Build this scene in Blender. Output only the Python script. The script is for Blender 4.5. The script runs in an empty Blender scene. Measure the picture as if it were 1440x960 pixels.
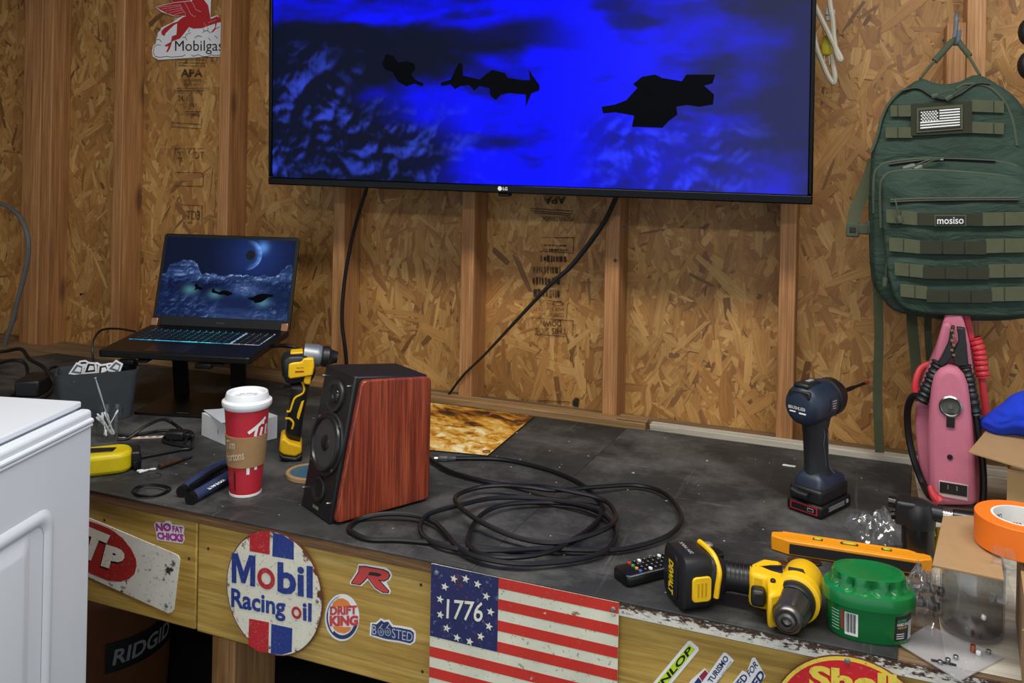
import bpy, bmesh, math, random
from mathutils import Vector as V, Matrix as M, noise as NZ
random.seed(7)
S = bpy.context.scene
COL = S.collection
# ------------------------------------------------------------------ camera, light, exposure
F = 1250.0; YAW = math.radians(21.5); ROLL = .02; ZB = .92; CZ = 1.58; PPX, PPY = 720.0, 216.0
W_ = V((-math.sin(YAW), math.cos(YAW), 0)); R0 = V((math.cos(YAW), math.sin(YAW), 0)); U0 = V((0, 0, 1))
R_ = R0*math.cos(ROLL)+U0*math.sin(ROLL); U_ = U0*math.cos(ROLL)-R0*math.sin(ROLL)
CAM = V((0, 0, CZ))
cd = bpy.data.cameras.new('camera'); cam = bpy.data.objects.new('camera', cd); COL.objects.link(cam)
cd.sensor_width = 36; cd.lens = F/1440*36; cd.shift_y = -(480-PPY)/1440; cd.clip_start = .05
cam.matrix_world = M(((R_.x, U_.x, -W_.x, 0), (R_.y, U_.y, -W_.y, 0), (R_.z, U_.z, -W_.z, CZ), (0, 0, 0, 1)))
S.camera = cam
w = bpy.data.worlds.new('daylight'); S.world = w; w.use_nodes = True
w.node_tree.nodes['Background'].inputs[0].default_value = (.80, .90, 1.0, 1)
w.node_tree.nodes['Background'].inputs[1].default_value = .86
def area(name, loc, rot, sx, sy, power, col):
    l = bpy.data.lights.new(name, 'AREA'); l.shape = 'RECTANGLE'; l.size = sx; l.size_y = sy; l.energy = power; l.color = col
    o = bpy.data.objects.new(name, l); COL.objects.link(o); o.location = loc; o.rotation_euler = rot
    return o
area('ceiling_lamp', (-.15, .95, 2.62), (0, 0, 0), 2.4, .30, 46, (1, .96, .90))
area('ceiling_lamp_far', (-.2, -1.4, 2.62), (0, 0, 0), 2.4, .30, 58, (1, .97, .93))
S.view_settings.view_transform = 'Standard'; S.view_settings.look = 'None'
S.view_settings.exposure = 0; S.view_settings.gamma = 1; S.view_settings.use_curve_mapping = False

# ------------------------------------------------------------------ photograph point -> place in the room
def ray(x, y): return W_+R_*((x-PPX)/F)-U_*((y-PPY)/F)
def P(x, y, z=ZB):
    d = ray(x, y); return CAM+d*((z-CZ)/d.z)
def AY(x, y, Y):
    d = ray(x, y); return CAM+d*(Y/d.y)
def PL(x, y, p, n):
    d = ray(x, y); return CAM+d*((p-CAM).dot(n)/d.dot(n))
# ------------------------------------------------------------------ materials
def lin(c):
    if isinstance(c, str): c = tuple(int(c[i:i+2], 16)/255 for i in (0, 2, 4))
    return tuple((x/12.92 if x <= .04045 else ((x+.055)/1.055)**2.4) for x in c)
MC = {}
class NT:
    def __init__(s, name):
        s.m = bpy.data.materials.new(name); s.m.use_nodes = True; s.t = s.m.node_tree; s.n = s.t.nodes; s.b = s.n['Principled BSDF']
    def new(s, ty, **k):
        n = s.n.new(ty)
        for a, v in k.items(): setattr(n, a, v)
        return n
    def link(s, a, b): s.t.links.new(a, b)
    def coords(s, scale=(1, 1, 1), kind='Object', rnd=False):
        tc = s.new('ShaderNodeTexCoord'); mp = s.new('ShaderNodeMapping'); mp.inputs['Scale'].default_value = scale
        s.link(tc.outputs[kind], mp.inputs['Vector'])
        if rnd:
            oi = s.new('ShaderNodeObjectInfo'); mu = s.new('ShaderNodeMath', operation='MULTIPLY'); mu.inputs[1].default_value = 37
            s.link(oi.outputs['Random'], mu.inputs[0]); s.link(mu.outputs[0], mp.inputs['Location'])
        return mp.outputs[0]
    def noise(s, vec, scale, detail=3, rough=.55, dist=0):
        n = s.new('ShaderNodeTexNoise'); n.inputs['Scale'].default_value = scale; n.inputs['Detail'].default_value = detail
        n.inputs['Roughness'].default_value = rough; n.inputs['Distortion'].default_value = dist
        s.link(vec, n.inputs['Vector']); return n.outputs['Fac']
    def ramp(s, fac, stops, interp='LINEAR'):
        r = s.new('ShaderNodeValToRGB'); e = r.color_ramp.elements; r.color_ramp.interpolation = interp
        while len(e) < len(stops): e.new(.5)
        for i, (p, c) in enumerate(stops):
            e[i].position = p; e[i].color = (*c, 1) if len(c) == 3 else c
        s.link(fac, r.inputs[0]); return r.outputs[0]
    def mix(s, fac, a, b):
        x = s.new('ShaderNodeMix', data_type='RGBA')
        if hasattr(fac, 'links'): s.link(fac, x.inputs[0])
        else: x.inputs[0].default_value = fac
        for v, i in ((a, 6), (b, 7)):
            if hasattr(v, 'links'): s.link(v, x.inputs[i])
            else: x.inputs[i].default_value = (*v, 1)
        return x.outputs[2]
    def base(s, c):
        if hasattr(c, 'links'): s.link(c, s.b.inputs['Base Color'])
        else: s.b.inputs['Base Color'].default_value = (*c, 1)
    def bump(s, h, strength=.2, dist=.002):
        b = s.new('ShaderNodeBump'); b.inputs['Strength'].default_value = strength; b.inputs['Distance'].default_value = dist
        s.link(h, b.inputs['Height']); s.link(b.outputs[0], s.b.inputs['Normal'])
    def set(s, **k):
        for a, v in k.items(): s.b.inputs[a.replace('_', ' ')].default_value = v
G0 = (0, 0, 0); G1 = (1, 1, 1)
def mat(name, col=(.5, .5, .5), rough=.5, metal=0, var=.12, scale=25, bump=0, bscale=400, spec=.5, dirt=None, dirt_at=.62, dscale=40, coat=0):
    if name in MC: return MC[name]
    n = NT(name); c = lin(col); v = n.coords()
    base = n.ramp(n.noise(v, scale, 4), [(.25, tuple(x*(1-var) for x in c)), (.75, tuple(min(1, x*(1+var)) for x in c))])
    if dirt:
        f = n.ramp(n.noise(v, dscale, 8, .7), [(dirt_at, G0), (dirt_at+.06, G1)])
        base = n.mix(f, base, lin(dirt))
    n.base(base); n.set(Roughness=rough, Metallic=metal, Specular_IOR_Level=spec, Coat_Weight=coat)
    if bump: n.bump(n.noise(v, bscale, 3), bump, .001)
    MC[name] = n.m; return n.m
def wood(name, cols, stretch=(40, 40, 2.2), rough=.6, knots=True, fine=(260, 260, 6), bump=.25, paint=None):
    if name in MC: return MC[name]
    n = NT(name); v = n.coords(stretch, rnd=True); a, b, c = [lin(x) for x in cols]
    f = n.noise(v, 1, 5, .6, .8)
    base = n.ramp(f, [(.28, a), (.5, b), (.72, c)])
    v2 = n.coords(fine, rnd=True); g = n.noise(v2, 1, 4, .6)
    base = n.mix(n.ramp(g, [(.35, (.55,)*3), (.6, G0)]), base, tuple(x*.55 for x in a))
    if knots:
        v3 = n.coords(tuple((x*.25 if x > 10 else x*1.6) for x in stretch), rnd=True)
        vo = n.new('ShaderNodeTexVoronoi'); vo.inputs['Scale'].default_value = .8; n.link(v3, vo.inputs['Vector'])
        base = n.mix(n.ramp(vo.outputs['Distance'], [(.05, (.85,)*3), (.13, G0)]), base, tuple(x*.35 for x in a))
    n.base(base); n.set(Roughness=rough); n.bump(g, bump, .0015)
    MC[name] = n.m; return n.m
def worn(name, col, rough=.45, rust='5a2b16', amt=.60, sc=55, second='8a8472', edge=None):
    if name in MC: return MC[name]
    n = NT(name); v = n.coords()
    c = lin(col); base = n.ramp(n.noise(v, 14, 4), [(.3, tuple(x*.88 for x in c)), (.7, tuple(min(1, x*1.08) for x in c))])
    base = n.mix(n.ramp(n.noise(v, sc*5, 3, .8), [(.60, G0), (.66, (.8,)*3)]), base, lin(second))
    f1 = n.noise(v, sc, 9, .78)
    if edge:      # enamel chipped away toward the rim
        ln = n.new('ShaderNodeVectorMath', operation='LENGTH'); n.link(n.coords((1/edge[0], 0, 1/edge[1])), ln.inputs[0])
        mr = n.new('ShaderNodeMapRange'); mr.inputs[1].default_value = .80; mr.inputs[2].default_value = 1; mr.inputs[4].default_value = .16; n.link(ln.outputs['Value'], mr.inputs[0])
        ad = n.new('ShaderNodeMath', operation='ADD'); n.link(f1, ad.inputs[0]); n.link(mr.outputs[0], ad.inputs[1]); f1 = ad.outputs[0]
    base = n.mix(n.ramp(f1, [(amt, G0), (amt+.035, G1)]), base, lin(rust))
    n.base(base); n.set(Roughness=rough); MC[name] = n.m; return n.m
def emit(name, col, st):
    if name in MC: return MC[name]
    n = NT(name); c = lin(col); n.base(c); n.set(Emission_Color=(*c, 1), Emission_Strength=st, Roughness=.3); MC[name] = n.m; return n.m
def attr_mat(name, emission=0, rough=.5, grain=False, coat=0, base_black=False, bump=0):
    if name in MC: return MC[name]
    n = NT(name); a = n.new('ShaderNodeAttribute', attribute_name='Col'); c = a.outputs['Color']
    if grain:
        uv = n.coords((9, 170, 1), 'UV'); g = n.noise(uv, 1, 5, .7)
        c = n.mix(n.ramp(g, [(.34, (.75,)*3), (.58, G0)]), c, n.mix(.5, c, (.07, .026, .005)))
        n.bump(g, .35, .001)
    if emission:
        n.link(c, n.b.inputs['Emission Color']); n.set(Emission_Strength=emission)
    if base_black: n.base((.004, .004, .006)); n.set(Specular_IOR_Level=.04)
    else: n.base(c)
    n.set(Roughness=rough, Coat_Weight=coat); MC[name] = n.m; return n.m
def clear(name, tint=(.93, .95, .96), rough=.02, fac=.06, bump=0, milk=0):
    if name in MC: return MC[name]
    n = NT(name); tr = n.new('ShaderNodeBsdfTransparent'); tr.inputs[0].default_value = (*tint, 1)
    gl = n.new('ShaderNodeBsdfGlossy'); gl.inputs['Roughness'].default_value = rough
    lw = n.new('ShaderNodeLayerWeight'); lw.inputs[0].default_value = .5
    if bump:
        b = n.new('ShaderNodeBump'); b.inputs['Strength'].default_value = bump; n.link(n.noise(n.coords(), 90, 4), b.inputs['Height'])
        n.link(b.outputs[0], gl.inputs['Normal']); n.link(b.outputs[0], lw.inputs['Normal'])
    fo = n.ramp(lw.outputs['Facing'], [(0, (fac,)*3), (.6, (fac*1.6,)*3), (.9, (.35,)*3), (1, (.8,)*3)]); tro = tr.outputs[0]
    if milk:
        df = n.new('ShaderNodeBsdfDiffuse'); df.inputs[0].default_value = (.75, .77, .8, 1); m2 = n.new('ShaderNodeMixShader'); m2.inputs[0].default_value = milk
        n.link(tro, m2.inputs[1]); n.link(df.outputs[0], m2.inputs[2]); tro = m2.outputs[0]
    mx = n.new('ShaderNodeMixShader'); n.link(fo, mx.inputs[0]); n.link(tro, mx.inputs[1]); n.link(gl.outputs[0], mx.inputs[2])
    n.link(mx.outputs[0], n.n['Material Output'].inputs['Surface']); MC[name] = n.m; return n.m
# ------------------------------------------------------------------ mesh builder
def spline(pts, per=6, closed=False):
    pts = [V(p) for p in pts]; out = []; n = len(pts)
    rng = range(n) if closed else range(n-1)
    for i in rng:
        if closed: a, b, c, d = pts[i-1], pts[i], pts[(i+1) % n], pts[(i+2) % n]
        else: a, b, c, d = pts[max(i-1, 0)], pts[i], pts[i+1], pts[min(i+2, n-1)]
        for k in range(per):
            t = k/per
            out.append(.5*((2*b)+(c-a)*t+(2*a-5*b+4*c-d)*t*t+(3*b-a-3*c+d)*t**3))
    if not closed: out.append(pts[-1])
    return out
class MB:
    def __init__(s): s.v = []; s.f = []
    def add(s, vs, fs, m=None):
        o = len(s.v)
        s.v += [(m @ V(p)) if m else V(p) for p in vs]; s.f += [[i+o for i in f] for f in fs]; return s
    def box(s, c, d, m=None):
        x, y, z = c; a, b, e = d[0]/2, d[1]/2, d[2]/2
        vs = [(x+i*a, y+j*b, z+k*e) for k in (-1, 1) for j in (-1, 1) for i in (-1, 1)]
        return s.add(vs, [(0, 2, 3, 1), (4, 5, 7, 6), (0, 1, 5, 4), (2, 6, 7, 3), (0, 4, 6, 2), (1, 3, 7, 5)], m)
    def loft(s, rings, m=None, caps=True, close=True):
        n = len(rings[0]); vs = [p for r in rings for p in r]; fs = []
        for i in range(len(rings)-1):
            for j in range(n if close else n-1):
                k = (j+1) % n; fs.append((i*n+j, i*n+k, (i+1)*n+k, (i+1)*n+j))
        if caps: fs.append(tuple(range(n))[::-1]); fs.append(tuple(range((len(rings)-1)*n, len(rings)*n)))
        return s.add(vs, fs, m)
    def lathe(s, prof, n=36, m=None, sx=1, sy=1, caps=True):
        return s.loft([[V((r*sx*math.cos(t*2*math.pi/n), r*sy*math.sin(t*2*math.pi/n), z)) for t in range(n)] for r, z in prof], m, caps)
    def prism(s, poly, y0, y1, m=None):     # outline in x,z ; extruded along y
        return s.loft([[V((x, y0, z)) for x, z in poly], [V((x, y1, z)) for x, z in poly]], m)
    def slab(s, poly, z0, z1, m=None):      # outline in x,y ; extruded along z
        return s.loft([[V((x, y, z0)) for x, y in poly], [V((x, y, z1)) for x, y in poly]], m)
    def flat(s, poly, y, m=None): return s.add([(x, y, z) for x, z in poly], [tuple(range(len(poly)))], m)
    def tube(s, pts, r, n=8, per=0, closed=False, flatten=None):
        pts = spline(pts, per, closed) if per else [V(p) for p in pts]
        rr = r if callable(r) else (lambda t: r); rings = []; N = len(pts); up = V((0, 0, 1)); prev = None
        for i, p in enumerate(pts):
            t = (pts[(i+1) % N]-pts[i-1]) if closed else (pts[min(i+1, N-1)]-pts[max(i-1, 0)])
            if t.length < 1e-9: t = V((0, 0, 1))
            t.normalize()
            a = prev if prev else (up if abs(t.z) < .9 else V((1, 0, 0)))
            a = (a-t*a.dot(t)).normalized(); b = t.cross(a); prev = a; q = rr(i/max(1, N-1))
            rings.append([p+(a*math.cos(k*2*math.pi/n)+b*math.sin(k*2*math.pi/n))*q for k in range(n)])
        if closed: rings.append(rings[0])
        return s.loft(rings, None, not closed)
    def ribbon(s, pts, wdir, w, t, per=0):   # flat strap along pts, width along wdir
        pts = spline(pts, per) if per else [V(p) for p in pts]; N = len(pts); rings = []; wd = V(wdir).normalized()
        for i, p in enumerate(pts):
            d = (pts[min(i+1, N-1)]-pts[max(i-1, 0)]).normalized(); x = (wd-d*wd.dot(d)).normalized(); nn = d.cross(x)
            rings.append([p+x*w/2+nn*t/2, p-x*w/2+nn*t/2, p-x*w/2-nn*t/2, p+x*w/2-nn*t/2])
        return s.loft(rings)
    def ell(s, c, r, n=20, k=12, m=None):
        pr = [(max(1e-4, math.sin(math.pi*i/k)), -math.cos(math.pi*i/k)) for i in range(k+1)]
        mm = M.Translation(V(c)) @ M.Diagonal((r[0], r[1], r[2], 1))
        return s.lathe(pr, n, (m @ mm) if m else mm)
    def puff(s, poly, y0, t, m=None, steps=5, both=False, inset=.35, power=.5, wob=0):
        # outline in x,z swollen toward -y by t (and +y when both)
        cx = sum(p[0] for p in poly)/len(poly); cz = sum(p[1] for p in poly)/len(poly); rings = []
        seq = list(range(steps, -1, -1)) if both else []
        lay = [(-1, i) for i in range(steps, 0, -1)]+[(1, i) for i in range(0, steps+1)] if both else [(1, -1)]+[(1, i) for i in range(0, steps+1)]
        for sg, i in lay:
            if i < 0: k, h = 1, 0.0
            else:
                a = i/steps; k = 1-inset*(1-math.cos(a*math.pi/2)); h = math.sin(a*math.pi/2)
            y = y0-sg*h*t if both else (y0 if i < 0 else y0-t*(.35+.65*h))
            rings.append([V((cx+(x-cx)*k, y, cz+(z-cz)*k)) for x, z in poly])
        return s.loft(rings, m)
    def build(s, name, mt, parent=None, bev=0, seg=2, smooth=35, sub=0, loc=None, rot=None, fix=True):
        me = bpy.data.meshes.new(name); me.from_pydata([tuple(p) for p in s.v], [], s.f)
        if fix:
            bm = bmesh.new(); bm.from_mesh(me); bmesh.ops.recalc_face_normals(bm, faces=bm.faces[:]); bm.to_mesh(me); bm.free()
        me.materials.append(mt)
        if smooth:
            me.shade_smooth(); me.set_sharp_from_angle(angle=math.radians(smooth))
        o = bpy.data.objects.new(name, me); COL.objects.link(o)
        if parent: o.parent = parent
        if loc is not None: o.location = loc
        if rot is not None: o.rotation_euler = rot
        if bev:
            b = o.modifiers.new('bevel', 'BEVEL'); b.width = bev; b.segments = seg; b.limit_method = 'ANGLE'; b.angle_limit = math.radians(40)
        if sub:
            u = o.modifiers.new('subsurf', 'SUBSURF'); u.levels = sub; u.render_levels = sub
        return o
def tag(o, label=None, cat=None, group=None, kind=None):
    for k, v in (('label', label), ('category', cat), ('group', group), ('kind', kind)):
        if v: o[k] = v
    return o
def thing(name, label, cat, loc=(0, 0, 0), rz=0, group=None, rot=None):
    o = bpy.data.objects.new(name, None); COL.objects.link(o); o.empty_display_size = .02
    o.location = loc; o.rotation_euler = rot if rot else (0, 0, rz)
    return tag(o, label, cat, group)
def dup(o, parent=None):
    c = o.copy(); COL.objects.link(c); c.parent = parent
    for ch in o.children: dup(ch, c)
    return c
_TX = {}
def text_geo(s, bold=0, shear=0, spacing=1, align='CENTER'):
    k = (s, bold, shear, spacing)
    if k in _TX: return _TX[k]
    cu = bpy.data.curves.new('t', 'FONT'); cu.body = s; cu.size = 1; cu.offset = bold; cu.shear = shear; cu.space_character = spacing; cu.align_x = align; cu.resolution_u = 3
    cu.space_line = .9
    o = bpy.data.objects.new('t', cu); COL.objects.link(o); dg = bpy.context.evaluated_depsgraph_get()
    me = bpy.data.meshes.new_from_object(o.evaluated_get(dg)); vs = [tuple(v.co) for v in me.vertices]; fs = [tuple(p.vertices) for p in me.polygons]
    bpy.data.objects.remove(o); bpy.data.curves.remove(cu); bpy.data.meshes.remove(me)
    x0, x1 = min(v[0] for v in vs), max(v[0] for v in vs); y0, y1 = min(v[1] for v in vs), max(v[1] for v in vs)
    _TX[k] = ([((v[0]-x0)/(x1-x0)-.5, (v[1]-y0)/(y1-y0)-.5) for v in vs], fs); return _TX[k]
def text(name, s, parent, mt, w, h, fn=None, o=(0, 0, 0), rot=0, bold=0, shear=0, spacing=1, flip=False, label=None):
    """flat printed lettering, w x h, in local x,z facing -y at o (or mapped by fn(x,z))"""
    vs, fs = text_geo(s, bold, shear, spacing); c, q = math.cos(rot), math.sin(rot); out = []
    for x, z in vs:
        x, z = x*w, z*h
        if flip: x = -x
        x, z = c*x-q*z, q*x+c*z
        out.append(fn(x, z) if fn else V((o[0]+x, o[1], o[2]+z)))
    b = MB().add(out, fs); ob = b.build(name, mt, parent, smooth=0, fix=False)
    if label: ob['label'] = label
    return ob
def quad_text(name, s, parent, mt, q, fn, bold=0, shear=0, spacing=1, flip=False, lift=0):
    """lettering stretched over the four photo points q = TL, TR, BR, BL taken to the object's own surface by fn(px, py)"""
    vs, fs = text_geo(s, bold, shear, spacing); c = [V(fn(*p)) for p in q]; out = []
    for x, z in vs:
        if flip: x = -x
        u, t = x+.5, .5-z
        p = (c[0]*(1-u)+c[1]*u)*(1-t)+(c[3]*(1-u)+c[2]*u)*t; out.append(p+V((0, -lift, 0)))
    return MB().add(out, fs).build(name, mt, parent, smooth=0, fix=False)
def ellipse(cx, cz, rx, rz, n=40, a0=0, a1=360):
    return [(cx+rx*math.cos(math.radians(a0+(a1-a0)*i/n)), cz+rz*math.sin(math.radians(a0+(a1-a0)*i/n))) for i in range(n if a1-a0 == 360 else n+1)]
def rrect(w, h, r, n=4, cx=0, cy=0):
    out = []
    for sx, sy, a in ((1, 1, 0), (-1, 1, 90), (-1, -1, 180), (1, -1, 270)):
        for i in range(n+1):
            t = math.radians(a+90*i/n); out.append((cx+sx*(w/2-r)+r*math.cos(t), cy+sy*(h/2-r)+r*math.sin(t)))
    return out
def grid_color(name, nx, ny, posfn, colfn, mt, parent):
    vs = []; cs = []
    for j in range(ny+1):
        for i in range(nx+1):
            u, v = i/nx, j/ny; vs.append(tuple(posfn(u, v))); cs += [*colfn(u, v), 1]
    fs = [(j*(nx+1)+i, j*(nx+1)+i+1, (j+1)*(nx+1)+i+1, (j+1)*(nx+1)+i) for j in range(ny) for i in range(nx)]
    me = bpy.data.meshes.new(name); me.from_pydata(vs, [], fs); a = me.color_attributes.new('Col', 'FLOAT_COLOR', 'POINT'); a.data.foreach_set('color', cs)
    me.materials.append(mt); o = bpy.data.objects.new(name, me); COL.objects.link(o); o.parent = parent; return o
def sm(a, b, x):
    t = max(0, min(1, (x-a)/(b-a))); return t*t*(3-2*t)
def billow(x, y, z=0): return sum(abs(NZ.noise((x*2**k, y*2**k, z+k*7)))/2**k for k in range(4))
def cloud(u, v, s=9, z=0, d=.010):
    u2 = u+.03*NZ.noise((u*6, v*6, z)); v2 = v+.03*NZ.noise((u*6, v*6, z+5)); a = billow(u2*s, v2*s*.62, z); e = billow((u2+d*.5)*s, (v2-d*1.6)*s*.62, z)
    return max(0, min(1, .22+.30*a+1.5*(a-e)))
def fbm(x, y, z=0, o=5): return NZ.fractal((x, y, z), 1.0, 2.0, o)   # about -1..1
# common colours
BLK = mat('black_plastic', '17181a', .42, bump=.15)
DBLK = mat('deep_black', '0b0b0c', .5)
RUB = mat('black_rubber', '0c0d10', .42)
WHT = mat('white_plastic', 'e3e8ec', .35, var=.03)
STEEL = mat('steel', '9a9c9e', .3, 1, var=.15)
DSTEEL = mat('dark_steel', '3c3d40', .35, .9)
YEL = mat('yellow_tool_plastic', 'e8b90f', .42, dirt='4b3a12', dirt_at=.66, dscale=60)
PRW = mat('white_print', 'e6e8e6', .5, var=.04)
SCW = mat('screw_grey', '787d80', .4, .4)
PRK = mat('black_print', '101112', .5)
# ------------------------------------------------------------------ the room
YO, YS, YF = 2.25, 2.16, 1.300         # board sheathing, stud faces, bench apron face
STUDW = wood('stud_pine', ('8c5e38', 'ad7a49', 'c0905e'), (30, 30, 1.6))
CONC = mat('concrete', '4a4844', .85, var=.25, scale=6, bump=.3)
def struct(name, b, mt, **k): return tag(b.build(name, mt, **k), kind='structure')
fl = struct('floor', MB().box((-.6, -.9, -.05), (7.4, 6.6, .1)), CONC)
struct('ceiling', MB().box((-.6, -.9, 2.75), (7.4, 6.6, .1)), mat('ceiling_board', 'b9b4a8', .8))
OSBB = mat('sheathing_base', 'a87c48', .75, var=.2, scale=30)
wall = struct('wall_back', MB().box((-.9, YO+.008, 1.35), (5.8, .014, 2.7)), OSBB)
struct('wall_left', MB().box((-3.75, .6, 1.35), (.014, 3.3, 2.7)), OSBB)
def strands():
    rnd = random.Random(3); vs = []; fs = []; cs = []; uv = []
    pal = [lin(c) for c in ('ae8044', 'a9783e', 'a06e39', 'b98d4e', '956430', 'c09557', 'b18144', '8f5e2c', 'c89f60')]; dark = [lin(c) for c in ('724a28', '7f5430', '5e3b1f')]
    mean = lin('ac7f45')
    for k in range(25000):
        x = rnd.uniform(-3.4, 1.3); z = rnd.uniform(.80, 2.42); L = rnd.choice((.04, .06, .09, .12, .15))*rnd.uniform(.6, 1.15); w = rnd.uniform(.007, .036)*(1 if L > .06 else .8)
        a = rnd.gauss(math.pi/2, .55) if rnd.random() < .8 else rnd.uniform(0, math.pi)
        d = V((math.cos(a), math.sin(a))); e = V((-d.y, d.x)); y = YO-rnd.uniform(.0002, .0024)
        ty = rnd.uniform(-.0004, .0004); dk = rnd.random() < .08; c = rnd.choice(dark if dk else pal); c = tuple(m_*(.30 if not dk else .2)+q*(.70 if not dk else .8) for m_, q in zip(mean, c)); j = rnd.uniform(.92, 1.07)*(1+.28*NZ.noise((x*5, z*3, 1))+.16*NZ.noise((x*16, z*7, 4))); w *= .6 if dk else 1; L *= .75 if dk else 1; c = tuple(min(1, q*j) for q in c)
        o = len(vs); out = []
        for (u, s) in ((-1, -rnd.uniform(.3, 1)), (-rnd.uniform(.2, .6), -1), (rnd.uniform(.2, .6), -1), (1, -rnd.uniform(.2, 1)), (1-rnd.uniform(0, .25), rnd.uniform(.3, 1)), (rnd.uniform(-.3, .4), 1), (-rnd.uniform(.7, .9), rnd.uniform(.5, 1))):
            p = V((x, z))+d*(u*L/2)+e*(s*w/2*rnd.uniform(.75, 1)); vs.append((p.x, y+ty*u, p.y)); uv.append((u*L/2+k*.37, s*w/2+k*.113)); cs += [*c, 1]
        fs.append(tuple(range(o, o+7)))
    me = bpy.data.meshes.new('wood_strands'); me.from_pydata(vs, [], fs)
    at = me.color_attributes.new('Col', 'FLOAT_COLOR', 'POINT'); at.data.foreach_set('color', cs)
    ul = me.uv_layers.new(name='UVMap'); ul.data.foreach_set('uv', [q for p in me.loops for q in uv[p.vertex_index]])
    me.materials.append(attr_mat('strand_wood', 0, .55, True)); o = bpy.data.objects.new('wood_strands', me); COL.objects.link(o); o.parent = wall
    tag(o, 'tan and brown pressed wood strands', kind='stuff')
strands()
sx = []                                  # studs: left front edge, width, depth
def stud(x0, wd, z0, z1, dp=.089, yb=YO-.001):
    MB().box((0, 0, 0), (wd, dp, z1-z0)).build('stud', STUDW, wall, bev=.003, loc=(x0+wd/2, yb-dp/2, (z0+z1)/2))
stud(-2.62, .042, 0, 2.7, .078); stud(-2.577, .042, 0, 2.7, .082); stud(-2.534, .040, 0, 2.7, .076); stud(-3.02, .038, 0, 2.7)
for x in (-2.212, -1.80, -1.392, -.992, -.596, -.176, .207, .62, 1.03): stud(x, .038, 0, 2.7)
stud(.168, .038, 1.50, 1.886, .0895); 
# ink stamps on the sheathing
INK = NT('faded_ink'); 
_a = INK.new('ShaderNodeBsdfTransparent'); _m = INK.new('ShaderNodeMixShader')
INK.link(INK.ramp(INK.noise(INK.coords(), 26, 5, .7), [(.30, (.15,)*3), (.6, (.95,)*3)]), _m.inputs[0]); INK.link(_a.outputs[0], _m.inputs[1]); INK.link(INK.b.outputs[0], _m.inputs[2])
INK.link(_m.outputs[0], INK.n['Material Output'].inputs['Surface']); INK.base((.012, .008, .006)); INK.set(Roughness=.8); INK = INK.m
def wy(y): return lambda a, b: AY(a, b, y)
WI = wy(YO-.0055)
def stamp(s, x0, y0, x1, y1, bold=.0, flip=False, upside=False, dy=0):
    q = [(x0, y0), (x1, y0+dy), (x1, y1+dy), (x0, y1)]
    if upside: q = [q[2], q[3], q[0], q[1]]
    return quad_text('stamp_lettering', s, wall, INK, q, WI, bold, flip=flip)
def stroke(pts, wd=.0022, par=None, fn=WI, mt=None, name='stamp_line'):
    b = MB(); pp = [fn(*p) for p in pts]
    for a, c in zip(pp, pp[1:]):
        d = (c-a).normalized(); n = V((-d.z, 0, d.x))*wd/2; b.add([a+n, c+n, c-n, a-n], [(0, 1, 2, 3)])
    return b.build(name, mt or INK, par or wall, smooth=0, fix=False)
stamp('APA', 254, 97, 285, 108, .03); stamp('THE ENGINEERED', 257, 111, 283, 115); stamp('WOOD ASSOC', 258, 117, 283, 121); stamp('RATED SHEATHING', 249, 127, 284, 132); stamp('24/16', 250, 134, 268, 142, .01)
stamp('EXPOSURE 1', 250, 145, 276, 150); stamp('PERFORMANCE', 250, 158, 281, 163); stamp('SIZED', 252, 150, 268, 154); stamp('2R-MDT', 250, 213, 287, 223); stamp('TD3', 262, 296, 281, 309, .01)
for p in ([(248, 84), (289, 84)], [(251, 88), (289, 89)], [(249, 92), (289, 93)], [(248, 124), (290, 124)], [(247, 127), (288, 127)], [(247, 156), (283, 157)], [(241, 172), (241, 178), (283, 181), (284, 165)], [(241, 172), (283, 175)], [(246, 218), (246, 209), (286, 209)], [(247, 242), (284, 243), (286, 247), (285, 262), (243, 261), (234, 271)], [(254, 288), (284, 289), (284, 318)], [(232, 303), (240, 289)]): stroke(p)
stamp('APA', 764, 276, 796, 287, .03, upside=True, flip=False); stamp('MADE IN CANADA', 763, 304, 806, 311, upside=True); 

for (x0, x1, y0, y1) in ((760, 800, 358, 369), (749, 792, 372, 386), (749, 790, 388, 401), (750, 790, 404, 420), (764, 800, 349, 353), (760, 798, 343, 346)):
    rq = random.Random(x0+y0); xx = x0
    while xx < x1-2:
        ww = rq.uniform(1.5, 5); stroke([(xx, (y0+y1)/2+(xx-x0)*.03), (min(x1, xx+ww), (y0+y1)/2+(xx+ww-x0)*.03)], (y1-y0)/590*rq.uniform(.6, 1), name='stamp_block'); xx += ww+rq.uniform(.8, 2.5)
stamp('O-2', 757, 424, 793, 430, upside=True); stamp('ANSI 3-0437.0 M', 751, 432, 794, 437, upside=True); stamp('CONFORMS TO', 757, 440, 793, 446, upside=True); stamp('DOWN', 760, 450, 789, 459, .01, upside=True); stamp('THIS SIDE', 752, 461, 797, 470, .01, upside=True)
for p in ([(746, 293), (806, 297)], [(746, 296), (806, 301)], [(750, 299), (802, 303)], [(760, 334), (807, 334), (806, 356)], [(758, 353), (806, 356)], [(748, 421), (790, 424)], [(745, 446), (806, 451), (805, 472)], [(752, 470), (796, 473)], [(735, 560), (735, 566)], [(740, 562), (800, 565), (808, 567)], [(742, 569), (800, 573)], [(800, 573), (800, 580)], [(742, 569), (742, 573)]): stroke(p)
MB().prism([(-.008, -.01), (.006, -.012), (.009, .01), (-.002, .012), (-.009, .004)], -.0015, .0015).build('stamp_block', INK, wall, loc=AY(810, 565, YO-.007))
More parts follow.
